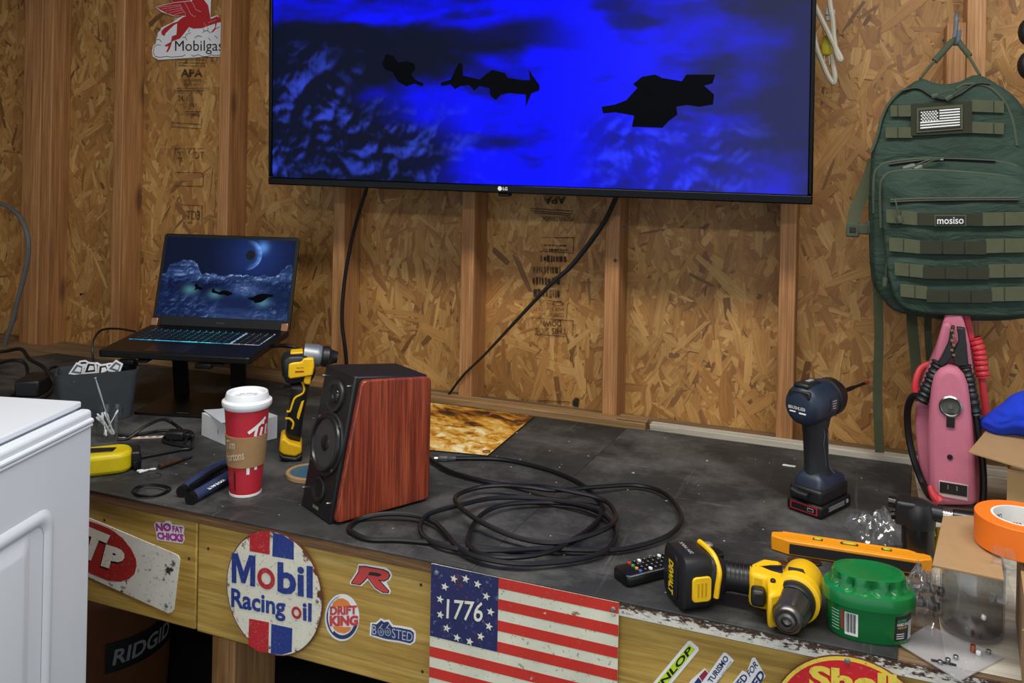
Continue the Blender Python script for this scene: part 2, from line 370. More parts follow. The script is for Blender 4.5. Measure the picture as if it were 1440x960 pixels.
# nails in the sheathing and studs
for x, y, Y in ((1327, 57, YO-.012), (880, 317, YS-.001), (867, 365, YS-.001), (118, 413, YO-.006)):
    p = AY(x, y, Y); MB().lathe([(.0015, 0), (.0015, .012), (.0045, .012), (.0045, .014), (.0001, .0145)], 8, M.Translation(p) @ M.Rotation(math.pi/2, 4, 'X')).build('nail', DSTEEL, wall)

# ------------------------------------------------------------------ workbench
APR = wood('yellow_painted_board', ('a07d36', 'bb9a4c', 'cdb268'), (3, 30, 26), .5, True, (7, 200, 190), .3)
PLYE = wood('plywood_edge', ('4a3420', '6b4c2e', '8a6a45'), (4, 60, 160), .8, False, (30, 300, 700))
BTOP = wood('bench_top_wood', ('5c4731', '7c6446', '937a59'), (2, 30, 30), .75, True, (8, 220, 220))
n = NT('peeling_white_paint'); v = n.coords((1, 1, 1)); vs_ = n.coords((60, 60, 160))
f = n.noise(vs_, 1, 9, .8); sep = n.new('ShaderNodeSeparateXYZ'); n.link(n.coords(), sep.inputs[0])
ad = n.new('ShaderNodeMath', operation='MULTIPLY_ADD'); n.link(sep.outputs[2], ad.inputs[0]); ad.inputs[1].default_value = 10; n.link(f, ad.inputs[2])
n.base(n.mix(n.ramp(ad.outputs[0], [(.50, G0), (.53, G1)]), n.ramp(n.noise(v, 40, 5), [(.3, lin('c4c2b8')), (.7, lin('e2e1da'))]), n.ramp(n.noise(v, 200, 4), [(.3, lin('2a1d14')), (.7, lin('5a3c28'))])))
n.set(Roughness=.6); n.bump(ad.outputs[0], .4, .002); PEEL = n.m
n = NT('grey_white_plank'); v = n.coords((2.5, 30, 30)); n.base(n.ramp(n.noise(v, 1, 8, .75, .6), [(.3, lin('6b6456')), (.42, lin('a8a294')), (.7, lin('c6c1b4'))])); n.set(Roughness=.75); GPL = n.m
bench = thing('workbench', 'wooden workbench along the wall with yellow painted front boards', 'workbench', (-.6, 1.75, 0))
def bpart(name, x0, x1, y0, y1, z0, z1, mt, bev=.002, label=None):
    o = MB().box((0, 0, 0), (x1-x0, y1-y0, z1-z0)).build(name, mt, bench, bev=bev, loc=((x0+x1)/2+.6, (y0+y1)/2-1.75, (z0+z1)/2))
    if label: o['label'] = label
    return o
bpart('bench_top', -3.3, .62, YF-.004, YO-.006, .8995, .9165, BTOP)
bpart('plywood_edge', -3.3, -.635, YF-.006, YF-.0042, .9, .9164, PLYE, 0)
bpart('painted_edge', -.634, .62, YF-.008, YF-.0042, .897, .9168, PEEL, .001, 'peeling white paint over dark wood edge')
XJ = AY(277, 800, YF).x
bpart('apron_board', -3.3, XJ-.0012, YF, YF+.038, .702, .8992, APR, .003)
bpart('apron_board', XJ+.0012, .62, YF, YF+.038, .700, .8992, APR, .003)
POST = wood('post_pine', ('7a5430', '9a7044', 'ad8456'), (30, 30, 2), .7)
bpart('post', XJ+.004, XJ+.056, YF+.04, YF+.165, 0, .8992, POST); bpart('post', .30, .36, YF+.04, YF+.165, 0, .8992, POST); bpart('post', -2.6, -2.54, YF+.04, YF+.165, 0, .8992, POST)
bpart('rear_post', XJ+.004, XJ+.093, 2.06, 2.15, 0, .8992, POST); bpart('cross_rail', -3.2, .6, 2.10, 2.15, .78, .8992, POST)
DKP = mat('shade_board', '1d1916', .8)
bpart('shade_shelf', -3.2, .6, 1.42, 2.14, .20, .225, DKP); bpart('shade_panel', -3.2, .6, 2.152, 2.158, .05, .77, DKP)  # dark boards added under the bench to imitate its deep shade
xa = AY(910, 595, 2.12).x
LEDW = wood('ledge_pine', ('7c5d3a', '9b7a4f', 'b29266'), (2, 30, 30), .7, True, (8, 200, 200))
bpart('ledge_board', -2.2, xa-.004, 2.118, YS-.0005, .9165, .935, LEDW); bpart('ledge_board', xa-.075, xa-.001, 2.121, YS-.002, .9355, .940, LEDW, .001)
bpart('ledge_plank', xa+.004, .60, 2.130, YS-.0005, .9165, .932, GPL); bpart('side_plank', .116, .60, 1.305, 2.128, .9166, .9186, GPL, .001, 'bare grey wood at the right end of the bench')
# nails / knots on the apron
for x, y in ((147, 731), (266, 785), (293, 771), (847, 850), (594, 944), (592, 822)):
    p = AY(x, y, YF); MB().lathe([(.0027, 0), (.0026, .0005), (.0015, .0008), (.0001, .0009)], 10, M.Rotation(math.pi/2, 4, 'X')).build('nail_head', mat('rusty_nail', '3f3224', .6, .3), bench, loc=p-V((-.6, 1.75, 0)))
# rubber mats
n = NT('dusty_rubber'); v = n.coords(); c = n.ramp(n.noise(v, 7, 6, .65), [(.3, lin('202224')), (.55, lin('333434')), (.78, lin('484847'))])
c = n.mix(n.ramp(n.noise(v, 3.2, 9, .72), [(.48, G0), (.70, (.55,)*3)]), c, lin('7a7a78'))
c = n.mix(n.ramp(n.noise(v, 260, 2, .5), [(.72, G0), (.78, (.55,)*3)]), c, lin('8d8a85'))
vv = n.coords((46, 1.4, 1)); c = n.mix(n.ramp(n.noise(vv, 1, 8, .75, .6), [(.62, G0), (.72, (.22,)*3)]), c, lin('a09b95'))
vv = n.coords((2.2, 60, 1)); c = n.mix(n.ramp(n.noise(vv, 1, 8, .75, 1), [(.60, G0), (.70, (.28,)*3)]), c, lin('a09b95'))
n.base(c); n.set(Roughness=.60, Specular_IOR_Level=.3); n.bump(n.noise(v, 300, 3), .15, .001); RMAT = n.m
def sheet(name, pts, z0, z1, mt, label, cat, group=None):
    cx = sum(p[0] for p in pts)/len(pts); cy = sum(p[1] for p in pts)/len(pts)
    o = MB().slab([(x-cx, y-cy) for x, y in pts], z0-z1, 0).build(name, mt, bev=.0008, loc=(cx, cy, z1)); return tag(o, label, cat, group)
sheet('rubber_mat', [(-3.0, YF-.007), (-.5645, YF-.007), (-.5195, 2.112), (-2.36, 2.096), (-2.41, 1.98), (-3.0, 1.5)], .9168, ZB, RMAT, 'black rubber bench mat under the speaker and laptop', 'mat', 'rubber bench mats')
sheet('rubber_mat', [(-.5635, YF-.009), (.056, YF-.009), (.103, 1.957), (.112, 2.120), (.106, 2.127), (-.5185, 2.120)], .9169, ZB, RMAT, 'dusty black rubber mat under the blue driver', 'mat', 'rubber bench mats')
cr_ = MB(); rq = random.Random(11)
for k in range(85):
    x, y = rq.uniform(-1.3, .08), rq.uniform(1.32, 2.08); s_ = rq.uniform(.0008, .0022)*(1 if rq.random() < .9 else 1.8); cr_.ell((x+.6, y-1.7, s_*.4), (s_, s_*rq.uniform(.5, 1), s_*.4), 6, 4)
tag(cr_.build('crumbs', mat('pale_dust', 'a9a59d', .8), loc=(-.6, 1.7, ZB)), 'pale dust crumbs scattered over the rubber mats', 'crumbs', kind='stuff')
# ------------------------------------------------------------------ frames of reference of single things
class Fr:
    """a thing's own frame: root at loc turned by rz; q() = photo point on its upright mid plane (x, z), h() = on a level plane (x, y), w() = any world point"""
    def __init__(s, root): s.r = root; s.l = V(root.location); s.m = M.Rotation(-root.rotation_euler.z, 3, 'Z'); s.rz = root.rotation_euler.z; s.n = V((-math.sin(s.rz), math.cos(s.rz), 0))
    def w(s, p): return s.m @ (V(p)-s.l)
    def q(s, x, y, off=0):
        p = s.w(PL(x, y, s.l+s.n*off, s.n)); return (p.x, p.z)
    def qq(s, pts, off=0): return [s.q(x, y, off) for x, y in pts]
    def v(s, x, y, off=0):
        p = s.q(x, y, off); return V((p[0], off, p[1]))
    def h(s, x, y, z=ZB):
        p = s.w(P(x, y, z)); return (p.x, p.y)
    def hh(s, pts, z=ZB): return [s.h(x, y, z) for x, y in pts]
def dens(pts, per=4): return [(p.x, p.y) for p in spline([(x, y, 0) for x, y in pts], per, True)]
def face(l): return math.atan2(-l[0], l[1])
FLIP = M(((1, 0, 0, 0), (0, 0, 1, 0), (0, -1, 0, 0), (0, 0, 0, 1)))    # x,z outline laid flat: swells up
def bench_thing(name, label, cat, px, py, rz=None, group=None):
    l = P(px, py); t = thing(name, label, cat, l, face(l) if rz is None else rz, group); return t, Fr(t)
# ------------------------------------------------------------------ television
def picture(u, v):
    """the moonlit cloudscape of both screens: brightness 0..1"""
    wx = fbm(u*3, v*3, 1)*.12; a = NZ.turbulence((u*7+wx*4, v*9, 3), 5, False); b = fbm(u*5+wx, v*14+wx*3, 9)
    return a, b, wx
def tv_col(u, v):
    wr = fbm(u*5, v*6, 1)*.16; wr2 = fbm(u*5, v*6, 8)*.16
    s = sm(.20, .46, u+wr)*(1-.80*sm(.70, .93, u+wr*.8-(.5-v)*.25)); band = sm(.50, .545, v+wr2*.35-.03*u)*(1-sm(.88, 1.02, u))
    s = max(s*(1-.55*sm(.10, .0, v)*sm(.45, .2, u)), band*(.78+.5*fbm(u*8, v*16, 2)))
    gap = sm(.40, .43, v+wr2*.2)*(1-sm(.47, .52, v+wr2*.3))*sm(.22, .36, u)*(1-sm(.50, .66, u)); s *= 1-.78*gap
    s *= 1-.7*sm(.45, .95, abs(fbm(u*3.1+4, v*5+2, 3))*1.5)*.8
    q = (u+wr*.5, v+wr2*.5); puff = 1-abs(NZ.noise((q[0]*15, q[1]*11, 5))); puff2 = 1-abs(NZ.noise((q[0]*36, q[1]*26, 15))); cl = cloud(u, v, 11, 3)
    low = sm(.36, .2, v+.30*(u-.2)+wr2); rl = sm(.60, .70, u)*sm(.97, .86, u)*sm(.27, .15, v+wr2*.4)
    c = sm(.25, .95, cl)*max(low*sm(.52, .3, u)*.9, rl*.6)
    swirl = abs(math.sin((v*26+u*5+fbm(u*3, v*4, 4)*5)))**6*.25*sm(.35, .5, u)*sm(.25, .1, v)
    s = s*(1.0-.5*rl*(1-cl))*(1-.6*low*sm(.45, .3, u))+swirl*.3
    e = max(0, min(1, s)); r = .001+c*.03; g = .003+c*.06; bl = .016+1.02*e*e+c*.60
    k = sm(.55, 1, u)*.03; return (r+k*.8, g+k*.85, min(1.05, bl+k*1.5))  # pale haze of a room reflection painted in toward the right edge
tp0, tp1 = AY(378, 258.5, 2.0), AY(1142.5, 288.5, 2.0); TW = tp1.x-tp0.x; TH = TW*.5625+.02; tz = (tp0.z+tp1.z)/2
tv = thing('television', 'large flat black wall television showing a saturated blue cloudscape', 'television', ((tp0.x+tp1.x)/2, 2.0, tz), rot=(.024, 0, 0))
TVB = mat('gloss_black', '060607', .22, spec=.2)
MB().box((0, .036, TH/2), (TW-.004, .056, TH-.004)).build('back_shell', BLK, tv, bev=.012)
for nm, c, d in (('bezel', (0, .004, .010), (TW, .016, .020)), ('bezel', (0, .004, TH-.005), (TW, .016, .010)), ('bezel', (-TW/2+.005, .004, TH/2+.005), (.010, .016, TH-.031)), ('bezel', (TW/2-.005, .004, TH/2+.005), (.010, .016, TH-.031))):
    MB().box(c, d).build(nm, TVB, tv, bev=.003)
SCR = attr_mat('television_screen', .95, .12, base_black=True)
SW, SH = TW-.021, TH-.031
scr = grid_color('screen', 330, 190, lambda u, v: (-SW/2+SW*u, .0015, .0205+SH*v), tv_col, SCR, tv)
tag(scr, 'lit blue screen with dark ships among clouds')
def tvq(px, py):
    p = PL(px, py, V((0, 1.9995, tz)), V((0, 1, .024))); q = p-V(tv.location); return (q.x, q.z)
SHIP = mat('screen_dark_image', '07090d', .6, spec=.02)
def c5(pts, ox=360, oy=0, k=3.31): return [(ox+x/k, oy+y/k) for x, y in pts]
c6 = lambda pts: c5(pts, 740, 0, 3.2)
for pts in (c5([(585, 295), (605, 250), (640, 262), (660, 290), (700, 285), (735, 295), (740, 320), (720, 345), (742, 372), (778, 388), (775, 402), (735, 388), (700, 402), (660, 380), (635, 335), (600, 322)]),
            c5([(858, 385), (905, 370), (925, 325), (945, 290), (960, 300), (962, 350), (1000, 360), (1040, 370), (1075, 340), (1100, 325), (1160, 340), (1170, 362), (1240, 372), (1275, 372), (1268, 320), (1285, 350), (1318, 395), (1318, 420), (1280, 435), (1255, 495), (1255, 440), (1180, 432), (1140, 440), (1115, 465), (1090, 445), (1085, 410), (1040, 400), (1015, 420), (990, 395), (950, 400), (925, 415), (905, 392), (862, 400)]),
            c6([(338, 480), (400, 470), (450, 450), (500, 395), (480, 378), (520, 345), (580, 335), (610, 350), (700, 365), (720, 335), (850, 335), (838, 375), (800, 385), (845, 425), (840, 470), (780, 480), (720, 472), (675, 480), (680, 515), (640, 545), (612, 575), (475, 570), (485, 520), (400, 505), (345, 510)])):
    MB().flat([tvq(*p) for p in pts], .0008).build('ship_image', SHIP, scr, smooth=0)
lx = tvq(708, 265)
MB().flat(ellipse(lx[0]-.008, lx[1], .0055, .0055, 18), -.0045).build('logo_disc', PRW, tv, smooth=0)
text('logo_lettering', 'LG', tv, PRW, .012, .008, o=(lx[0]+.006, -.0045, lx[1]), bold=.02)
MB().box((lx[0], .01, -.004), (.03, .02, .008)).build('sensor_tab', TVB, tv, bev=.002)
MB().box((0, .107, TH*.5), (.5, .088, .3)).build('wall_bracket', DSTEEL, tv)
def cable(name, label, pts, r, mt=RUB, per=6, cat='cable', group=None, closed=False):
    c = sum((V(p) for p in pts), V())/len(pts); o = MB().tube([V(p)-c for p in pts], r, 8, per, closed).build(name, mt, loc=c); return tag(o, label, cat, group)
cable('television_cable', 'black cable hanging from the television behind the speaker', [(AY(x, y, Y)) for x, y, Y in ((519, 245, 2.08), (515, 266, 2.09), (503, 305, 2.11), (492, 350, 2.125), (484, 400, 2.13), (481, 450, 2.13), (486, 495, 2.135), (490, 540, 2.145), (500, 556, 2.10))], .0055)
cable('television_cable', 'thin black cable slanting down from the television across the studs', [(AY(x, y, Y)) for x, y, Y in ((875, 255, 2.10), (865, 281, 2.12), (846, 318, 2.145), (805, 372, 2.15), (772, 402, 2.15), (722, 455, 2.15), (682, 498, 2.15), (652, 527, 2.15), (630, 556, 2.15))], lambda t: .0062-.003*sm(.35, .8, t))
cable('grey_cable', 'grey cable hanging down the wall at the left edge', [AY(x, y, 2.11) for x, y in ((-40, 278), (-10, 283), (14, 292), (32, 312), (40, 342), (37, 375), (27, 415), (18, 450), (8, 480), (4, 503))], .0075, mat('grey_cable_jacket', '5a5a5c', .5))
# extension cord hung beside the television
EC = mat('beige_cord', 'b9b2a0', .5)
ec = thing('extension_cord', 'coiled beige extension cord with a yellow plug beside the television', 'cord', AY(1160, 20, 2.13))
el = V(ec.location)
def ecp(pts, Y=2.13, k=7.38): return [AY(1120+x/k, y/k, Y)-el for x, y in pts]
MB().tube(ecp([(170, -260), (150, -100), (150, 60), (165, 260), (205, 480), (265, 640), (330, 790), (385, 862), (400, 800), (385, 700), (370, 560)], 2.12), .0058, 8, 6).build('cord_loop', EC, ec)
MB().tube(ecp([(60, -260), (120, -120), (165, 0), (250, 180), (340, 360), (420, 520), (462, 605), (450, 620), (420, 560), (390, 400), (375, 200), (345, 20), (330, -260)], 2.105), .0058, 8, 6).build('cord_loop', EC, ec)
p = ecp([(318, 470)], 2.135)[0]; MB().lathe([(.012, -.022), (.0145, -.018), (.0145, 0), (.012, .003), (.0105, .018), (.006, .022)], 18, M.Translation(p)).build('plug_body', mat('yellow_plug', 'c9b732', .4), ec)
MB().box((p.x-.005, p.y, p.z-.033), (.002, .006, .022)).box((p.x+.006, p.y, p.z-.033), (.002, .006, .022)).build('prongs', STEEL, ec)
MB().box(ecp([(330, 150)], 2.15)[0], (.012, .01, .03)).box(ecp([(350, 130)], 2.145)[0], (.022, .008, .012)).build('cord_clip', mat('clear_clip', 'a9adae', .3), ec, bev=.002)
# ------------------------------------------------------------------ laptop on its stand
LR = math.radians(14.4)
lap = thing('laptop', 'open black gaming laptop with lit keyboard and a moonlit cloudscape on screen', 'laptop', (-1.559, 1.722, 1.0566), rot=(math.radians(3.8), 0, LR))
LB = mat('laptop_black', '131314', .38, .3)
MB().slab(rrect(.396, .262, .012, 4, 0, .131), 0, .017).build('base', LB, lap, bev=.003)
MB().box((0, .020, .0174), (.10, .0, .0)).box((-.03, .045, .0173), (.11, .062, .0006)).build('touchpad', mat('touchpad', '19191b', .3), lap, bev=.0003)
n = NT('key_backlight'); v = n.coords(); sp = n.new('ShaderNodeSeparateXYZ'); n.link(v, sp.inputs[0])
mr = n.new('ShaderNodeMapRange'); mr.inputs[1].default_value = -.16; mr.inputs[2].default_value = .18; n.link(sp.outputs[0], mr.inputs[0])
c = n.ramp(mr.outputs[0], [(0, (.06, .35, .7)), (.3, (.05, .5, .85)), (.5, (.08, .75, .95)), (.72, (.06, .4, .7)), (.78, (.22, .25, .28)), (1, (.3, .32, .36))])
n.link(n.mix(n.ramp(n.noise(v, 60, 2), [(.35, (.75,)*3), (.6, G0)]), c, (.01, .02, .03)), n.b.inputs['Emission Color']); n.set(Emission_Strength=1.7); n.base((0, 0, 0)); KBL = n.m
MB().box((0, .160, .0172), (.352, .106, .0008)).build('key_backlight', KBL, lap)
kb = MB()
for r in range(6):
    for k in range(19):
        if r == 0 and 4 <= k <= 8: continue
        kb.box((-.164+k*.0182+(.006 if k > 14 else 0)-.003, .115+r*.0172, .0186), (.0155, .0125 if r < 5 else .009, .0024))
kb.box((-.164+6*.0182-.003, .115, .0186), (.0155+4*.0182, .0125, .0024)); tag(kb.build('keys', mat('key_caps', '0d0d0e', .5), lap), 'black keys glowing cyan between the caps', kind='stuff')
lid = bpy.data.objects.new('lid', None)
bpy.data.objects.remove(lid)
LM = M.Translation((0, .256, .014)) @ M.Rotation(math.radians(-18.2), 4, 'X')
lid = MB().prism([(x, z+.128) for x, z in rrect(.396, .256, .008, 3)], 0, .006, LM).build('lid', LB, lap, bev=.0015)
def lap_col(u, v):
    wx = fbm(u*4, v*4, 1)*.1; hz = .50+.03*fbm(u*6, .3, 2)
    r, g, b = .004, .008, .03
    glow = math.exp(-((u-.72)**2/.05+(v-.80)**2/.12)); r += .01*glow; g += .03*glow; b += .16*glow
    st = math.exp(-((u-.755)**2+((v-.90)*.6)**2)/.0016); r += .12*st; g += .32*st; b += .75*st
    d = math.hypot((u-.64)*1.0, (v-.80)*.6)/.115; dd = math.hypot((u-.585), (v-.80)*.6)/.12
    if d < 1:
        k = sm(.55, 1, d)*sm(-.1, .8, (u-.64)/.115)*(.7+.5*fbm(u*25, v*25, 3)); fade = sm(.46, .62, v); r += .16*k*fade; g += .36*k*fade; b += .78*k*fade
    m = math.hypot(u-.665, (v-.80)*.6)/.043
    if m < 1: r, g, b = .012+.05*sm(.7, 1, m)*sm(.3, 1, (u-.665)/.04), .016+.05*sm(.8, 1, m), .03+.08*sm(.8, 1, m)
    top = hz+.13*sm(.02, .06, u)*sm(.31, .24, u)*(.75+.7*billow(u*7, 1.3, 1))+.16*sm(.86, .97, u)*(.6+.8*billow(u*9, 3, 1))+.05*billow(u*16, 2, 2)+.02
    if v < top:
        q = (u+wx*.5, v+wx*.5); pf = sm(.2, .95, cloud(u, v, 13, 5, .008))
        st2 = .5+.5*fbm(u*4+wx*6, v*22, 7); deep = sm(.47, .40, v)*sm(.24, .34, v)*sm(.55, .2, abs(u-.45)); sw = math.exp(-(((u-.66)/.13)**2+((v-.36)/.07)**2))
        k = .10+.55*pf*sm(.3, 0, abs(v-.53))+.45*pf*sm(.34, .12, v+.25*(u-.3))*sm(.6, .3, u)+.30*pf*sm(.3, .1, v)*sm(.65, .8, u)+.34*st2*sm(.45, .5, v)+.3*sm(.16, .05, v)*st2*sm(.3, .45, u)
        k = k*(1-.75*deep)+sw*(.35+.5*abs(fbm(u*16, v*22, 4))); k *= .72+.35*sm(.0, .3, u)*(1-sm(.85, 1, u)*.5)
        e = sm(top-.035, top, v)*.35*(.5+pf)
        k = max(0, min(1.1, k+e*.5)); r, g, b = .06*k+.45*k**3, .16*k+.55*k**3, .02+.52*k+.5*k**3
    for x, y, rr in ((.235, .335, .05), (.43, .295, .045), (.80, .215, .05)):
        k = math.exp(-(((u-x)/rr)**2+((v-y)/(rr*1.1))**2))*.55; r += .15*k; g += .42*k; b += .5*k
    return (r*.75, g*.75, b*.75)
def lapp(u, v, y=-.0008): return LM @ V((-.188+.376*u, y, .028+.218*v))
ls = grid_color('screen', 230, 140, lambda u, v: lapp(u, v), lap_col, attr_mat('laptop_screen', .95, .25, base_black=True), lid)
for sh in ([(.262, .40), (.285, .415), (.295, .39), (.335, .36), (.32, .335), (.29, .345), (.265, .33), (.275, .36)], [(.40, .34), (.415, .37), (.43, .335), (.46, .32), (.49, .345), (.53, .335), (.56, .32), (.565, .30), (.53, .275), (.50, .29), (.47, .285), (.44, .30), (.405, .31)], [(.68, .26), (.72, .275), (.76, .31), (.80, .325), (.87, .315), (.88, .29), (.84, .28), (.82, .25), (.79, .215), (.745, .20), (.73, .23), (.70, .24)]):
    MB().add([lapp(a, b, -.0012) for a, b in sh], [tuple(range(len(sh)))]).build('ship_image', SHIP, ls, smooth=0, fix=False)
text('logo_lettering', 'msi', lid, mat('dim_print', '3a3c3e', .5), .022, .006, fn=lambda x, z: LM @ V((x, -.001, .014+z)), bold=.02)
BRZ = mat('bronze_hinge', 'a97c5f', .35, .8)
for x in (-.186, .186): MB().box((x, -.004, .010), (.020, .014, .022), LM).build('hinge', BRZ, lap, bev=.002)
for k in range(3): MB().box((-.1985, .09+k*.03, .008), (.001, .014, .006)).build('port', STEEL, lap)
# stand
st = thing('laptop_stand', 'black folding metal stand holding up the laptop', 'laptop stand', (-1.580, 1.842, ZB), LR)
SM_ = mat('stand_metal', '0f0f10', .45, .5)
MB().slab(rrect(.235, .20, .01, 3, .006, -.02), 0, .006).build('base_plate', SM_, st, bev=.001)
MB().box((.01, -.105, .0063), (.03, .004, .0004)).build('maker_mark', mat('dim_print', '3a3c3e', .5), st)
for x in (-.075, .085):
    MB().prism([(-.021, 0), (.021, 0), (.021, .124), (-.021, .124)], -.003, .003, M.Translation((x, .055, .006)) @ M.Rotation(math.radians(8), 4, 'X')).build('upright', SM_, st, bev=.001)
    MB().box((x*1.2, -.01, .1395), (.03, .21, .005), M.Rotation(math.radians(3.8), 4, 'X')).build('tray_arm', SM_, st, bev=.001)
for x in (-.13, .07): MB().box((x, -.118, .1285), (.042, .020, .012)).build('front_hook', SM_, st, bev=.003)
cable('usb_cable', 'thin black cable plugged into the left side of the laptop', [P(175, 505, 1.05), P(165, 490, 1.06), P(185, 462, 1.06)][:0]+[AY(190, 466, 1.90), AY(165, 462, 1.90), AY(143, 464, 1.90), AY(132, 477, 1.89), AY(130, 495, 1.88), AY(133, 515, 1.86)], .003)
cable('laptop_power_cable', 'black power cable at the right side of the laptop', [AY(384, 486, 1.90), AY(402, 486, 1.94), AY(418, 490, 1.96), AY(430, 502, 1.98), AY(442, 520, 1.98), AY(430, 540, 1.98), AY(400, 543, 1.98)], lambda t: .0055 if t < .25 else .0038)
# ------------------------------------------------------------------ signs and stickers
def cr(ox, oy, k): return lambda pts: [(ox+x/k, oy+y/k) for x, y in pts]
class Sign:
    def __init__(s, name, label, cat, cx, cy, Y=YF, group=None):
        s.l = AY(cx, cy, Y); s.Y = Y; s.t = thing(name, label, cat, s.l, 0, group)
    def xz(s, p): q = AY(p[0], p[1], s.Y)-s.l; return (q.x, q.z)
    def poly(s, name, pts, mt, y=.001, th=.0003, px=True, bev=0):
        pp = [s.xz(p) for p in pts] if px else pts
        return MB().prism(pp, -y-th, -y).build(name, mt, s.t, smooth=0, bev=bev)
    def text(s, string, q, mt, y=.002, bold=0, shear=0, spacing=1, name='lettering'):
        return quad_text(name, string, s.t, mt, q, lambda a, b: V((s.xz((a, b))[0], -y, s.xz((a, b))[1])), bold, shear, spacing)
    def line(s, pts, wd, mt, y=.0018, name='outline'):
        b = MB(); pp = [V((s.xz(p)[0], -y, s.xz(p)[1])) for p in pts]
        for a, c in zip(pp, pp[1:]):
            if (c-a).length < 1e-6: continue
            d = (c-a).normalized(); nn = V((-d.z, 0, d.x))*wd/2; e = d*wd*.3; b.add([a+nn-e, c+nn+e, c-nn+e, a-nn-e], [(0, 1, 2, 3)])
        return b.build(name, mt, s.t, smooth=0, fix=False)
    def screw(s, p, r=.004):
        x, z = s.xz(p); return MB().lathe([(r, 0), (r, .001), (r*.7, .0022), (.0001, .0026)], 12, M.Translation((x, -.001, z)) @ M.Rotation(math.pi/2, 4, 'X')).build('screw', SCW, s.t)
CRM = worn('worn_cream_enamel', 'd9d8c8', rust='5d3320', amt=.655, sc=34, edge=(.0985, .1055)); RED = worn('worn_red_enamel', 'b01e26', rust='4d1512', amt=.68, second='b9908a'); BLU = worn('worn_blue_enamel', '1d3482', rust='141a33', amt=.69, second='6674a0')
RUSTM = mat('rust_rim', '6b2f1d', .7, var=.4, scale=60)
k4 = cr(270, 720, 4)
# round oil sign
s = Sign('round_tin_sign', 'round worn cream tin sign with red and blue stripes reading Mobil Racing oil', 'sign', 385, 833, YF-.0068)
s.poly('rim', ellipse(.0, 0, .1005, .1075, 56), RUSTM, 0, .0012, False); s.poly('plate', ellipse(0, 0, .0985, .1055, 56), CRM, .0010, .0006, False)
for nm, c, mt in (('stripe', [(328, 122), (385, 106), (443, 106), (440, 236), (328, 216)], RED), ('stripe', [(460, 112), (520, 128), (576, 168), (576, 265), (455, 245)], BLU), ('stripe', [(325, 595), (436, 616), (433, 787), (378, 780), (320, 742)], RED), ('stripe', [(450, 625), (568, 650), (564, 782), (510, 798), (447, 794)], BLU)):
    s.poly(nm, k4(c), mt, .0016, .0003)
s.poly('letter_m', k4([(228, 226), (262, 230), (294, 330), (326, 238), (361, 243), (359, 416), (331, 411), (333, 300), (304, 398), (282, 394), (254, 285), (254, 397), (228, 392)]), BLU, .0020, .0003); s.text('bil', k4([(485, 275), (683, 302), (683, 484), (485, 450)]), BLU, .0023, .03)
def ring(s, c, rx, rz, th, mt, y=.0023, name='letter_ring'):
    x, z = s.xz(c); b = MB(); o, i = ellipse(x, z, rx, rz, 36), ellipse(x, z, rx-th, rz-th, 36)
    b.add([(a, -y, c_) for a, c_ in o+i], [(k, (k+1) % 36, 36+(k+1) % 36, 36+k) for k in range(36)]); return b.build(name, mt, s.t, smooth=0)
ring(s, k4([(421, 370)])[0], .0185, .0185, .0085, RED); s.text('Racing', k4([(225, 422), (530, 478), (530, 614), (225, 562)]), BLU, .0023, .028)
ring(s, k4([(592, 562)])[0], .0102, .0105, .0048, RED); s.text('il', k4([(626, 500), (678, 510), (676, 614), (628, 604)]), BLU, .0023, .03)
for p in ((452, 130), (208, 402), (708, 498), (438, 755)): s.screw(k4([p])[0], .0034)
# arrow shaped oil treatment plate at left
k3 = cr(120, 720, 4)
s = Sign('tin_sign', 'tilted dirty white tin plate with a red oval and letters STP', 'sign', 185, 800)
s.poly('plate', k3([(-230, -75), (505, 232), (525, 243), (534, 262), (532, 285), (500, 545), (490, 560), (470, 566), (-250, 240)]), worn('dirty_white_enamel', 'd5d4ca', rust='3a2c22', amt=.585, sc=18), 0, .0014)
s.poly('oval', k3([(292, 300), (288, 262), (262, 205), (215, 145), (150, 95), (80, 66), (0, 40), (-90, 20), (-170, 25), (-210, 60), (-215, 110), (-190, 170), (-130, 240), (-50, 300), (40, 345), (130, 382), (200, 388), (250, 372), (280, 345)]), worn('oval_red', '9f2320', rust='3a1210', amt=.70), .0014)
for d, mt, y in ((8, PRK, .0019), (0, worn('letter_cream', 'e0ddd0', amt=.70), .0024)):
    s.text('P', k3([(122-d, 178+d), (235-d, 212+d), (206-d, 335+d), (92-d, 298+d)]), mt, y, .07); s.text('T', k3([(10-d, 72+d), (146-d, 128+d), (70-d, 285+d), (-30-d, 240+d)]), mt, y, .07); s.text('S', k3([(-110-d, 10+d), (-8-d, 56+d), (-48-d, 205+d), (-150-d, 160+d)]), mt, y, .07)
s.screw(k3([(502, 280)])[0]); s.screw(k3([(460, 522)])[0])
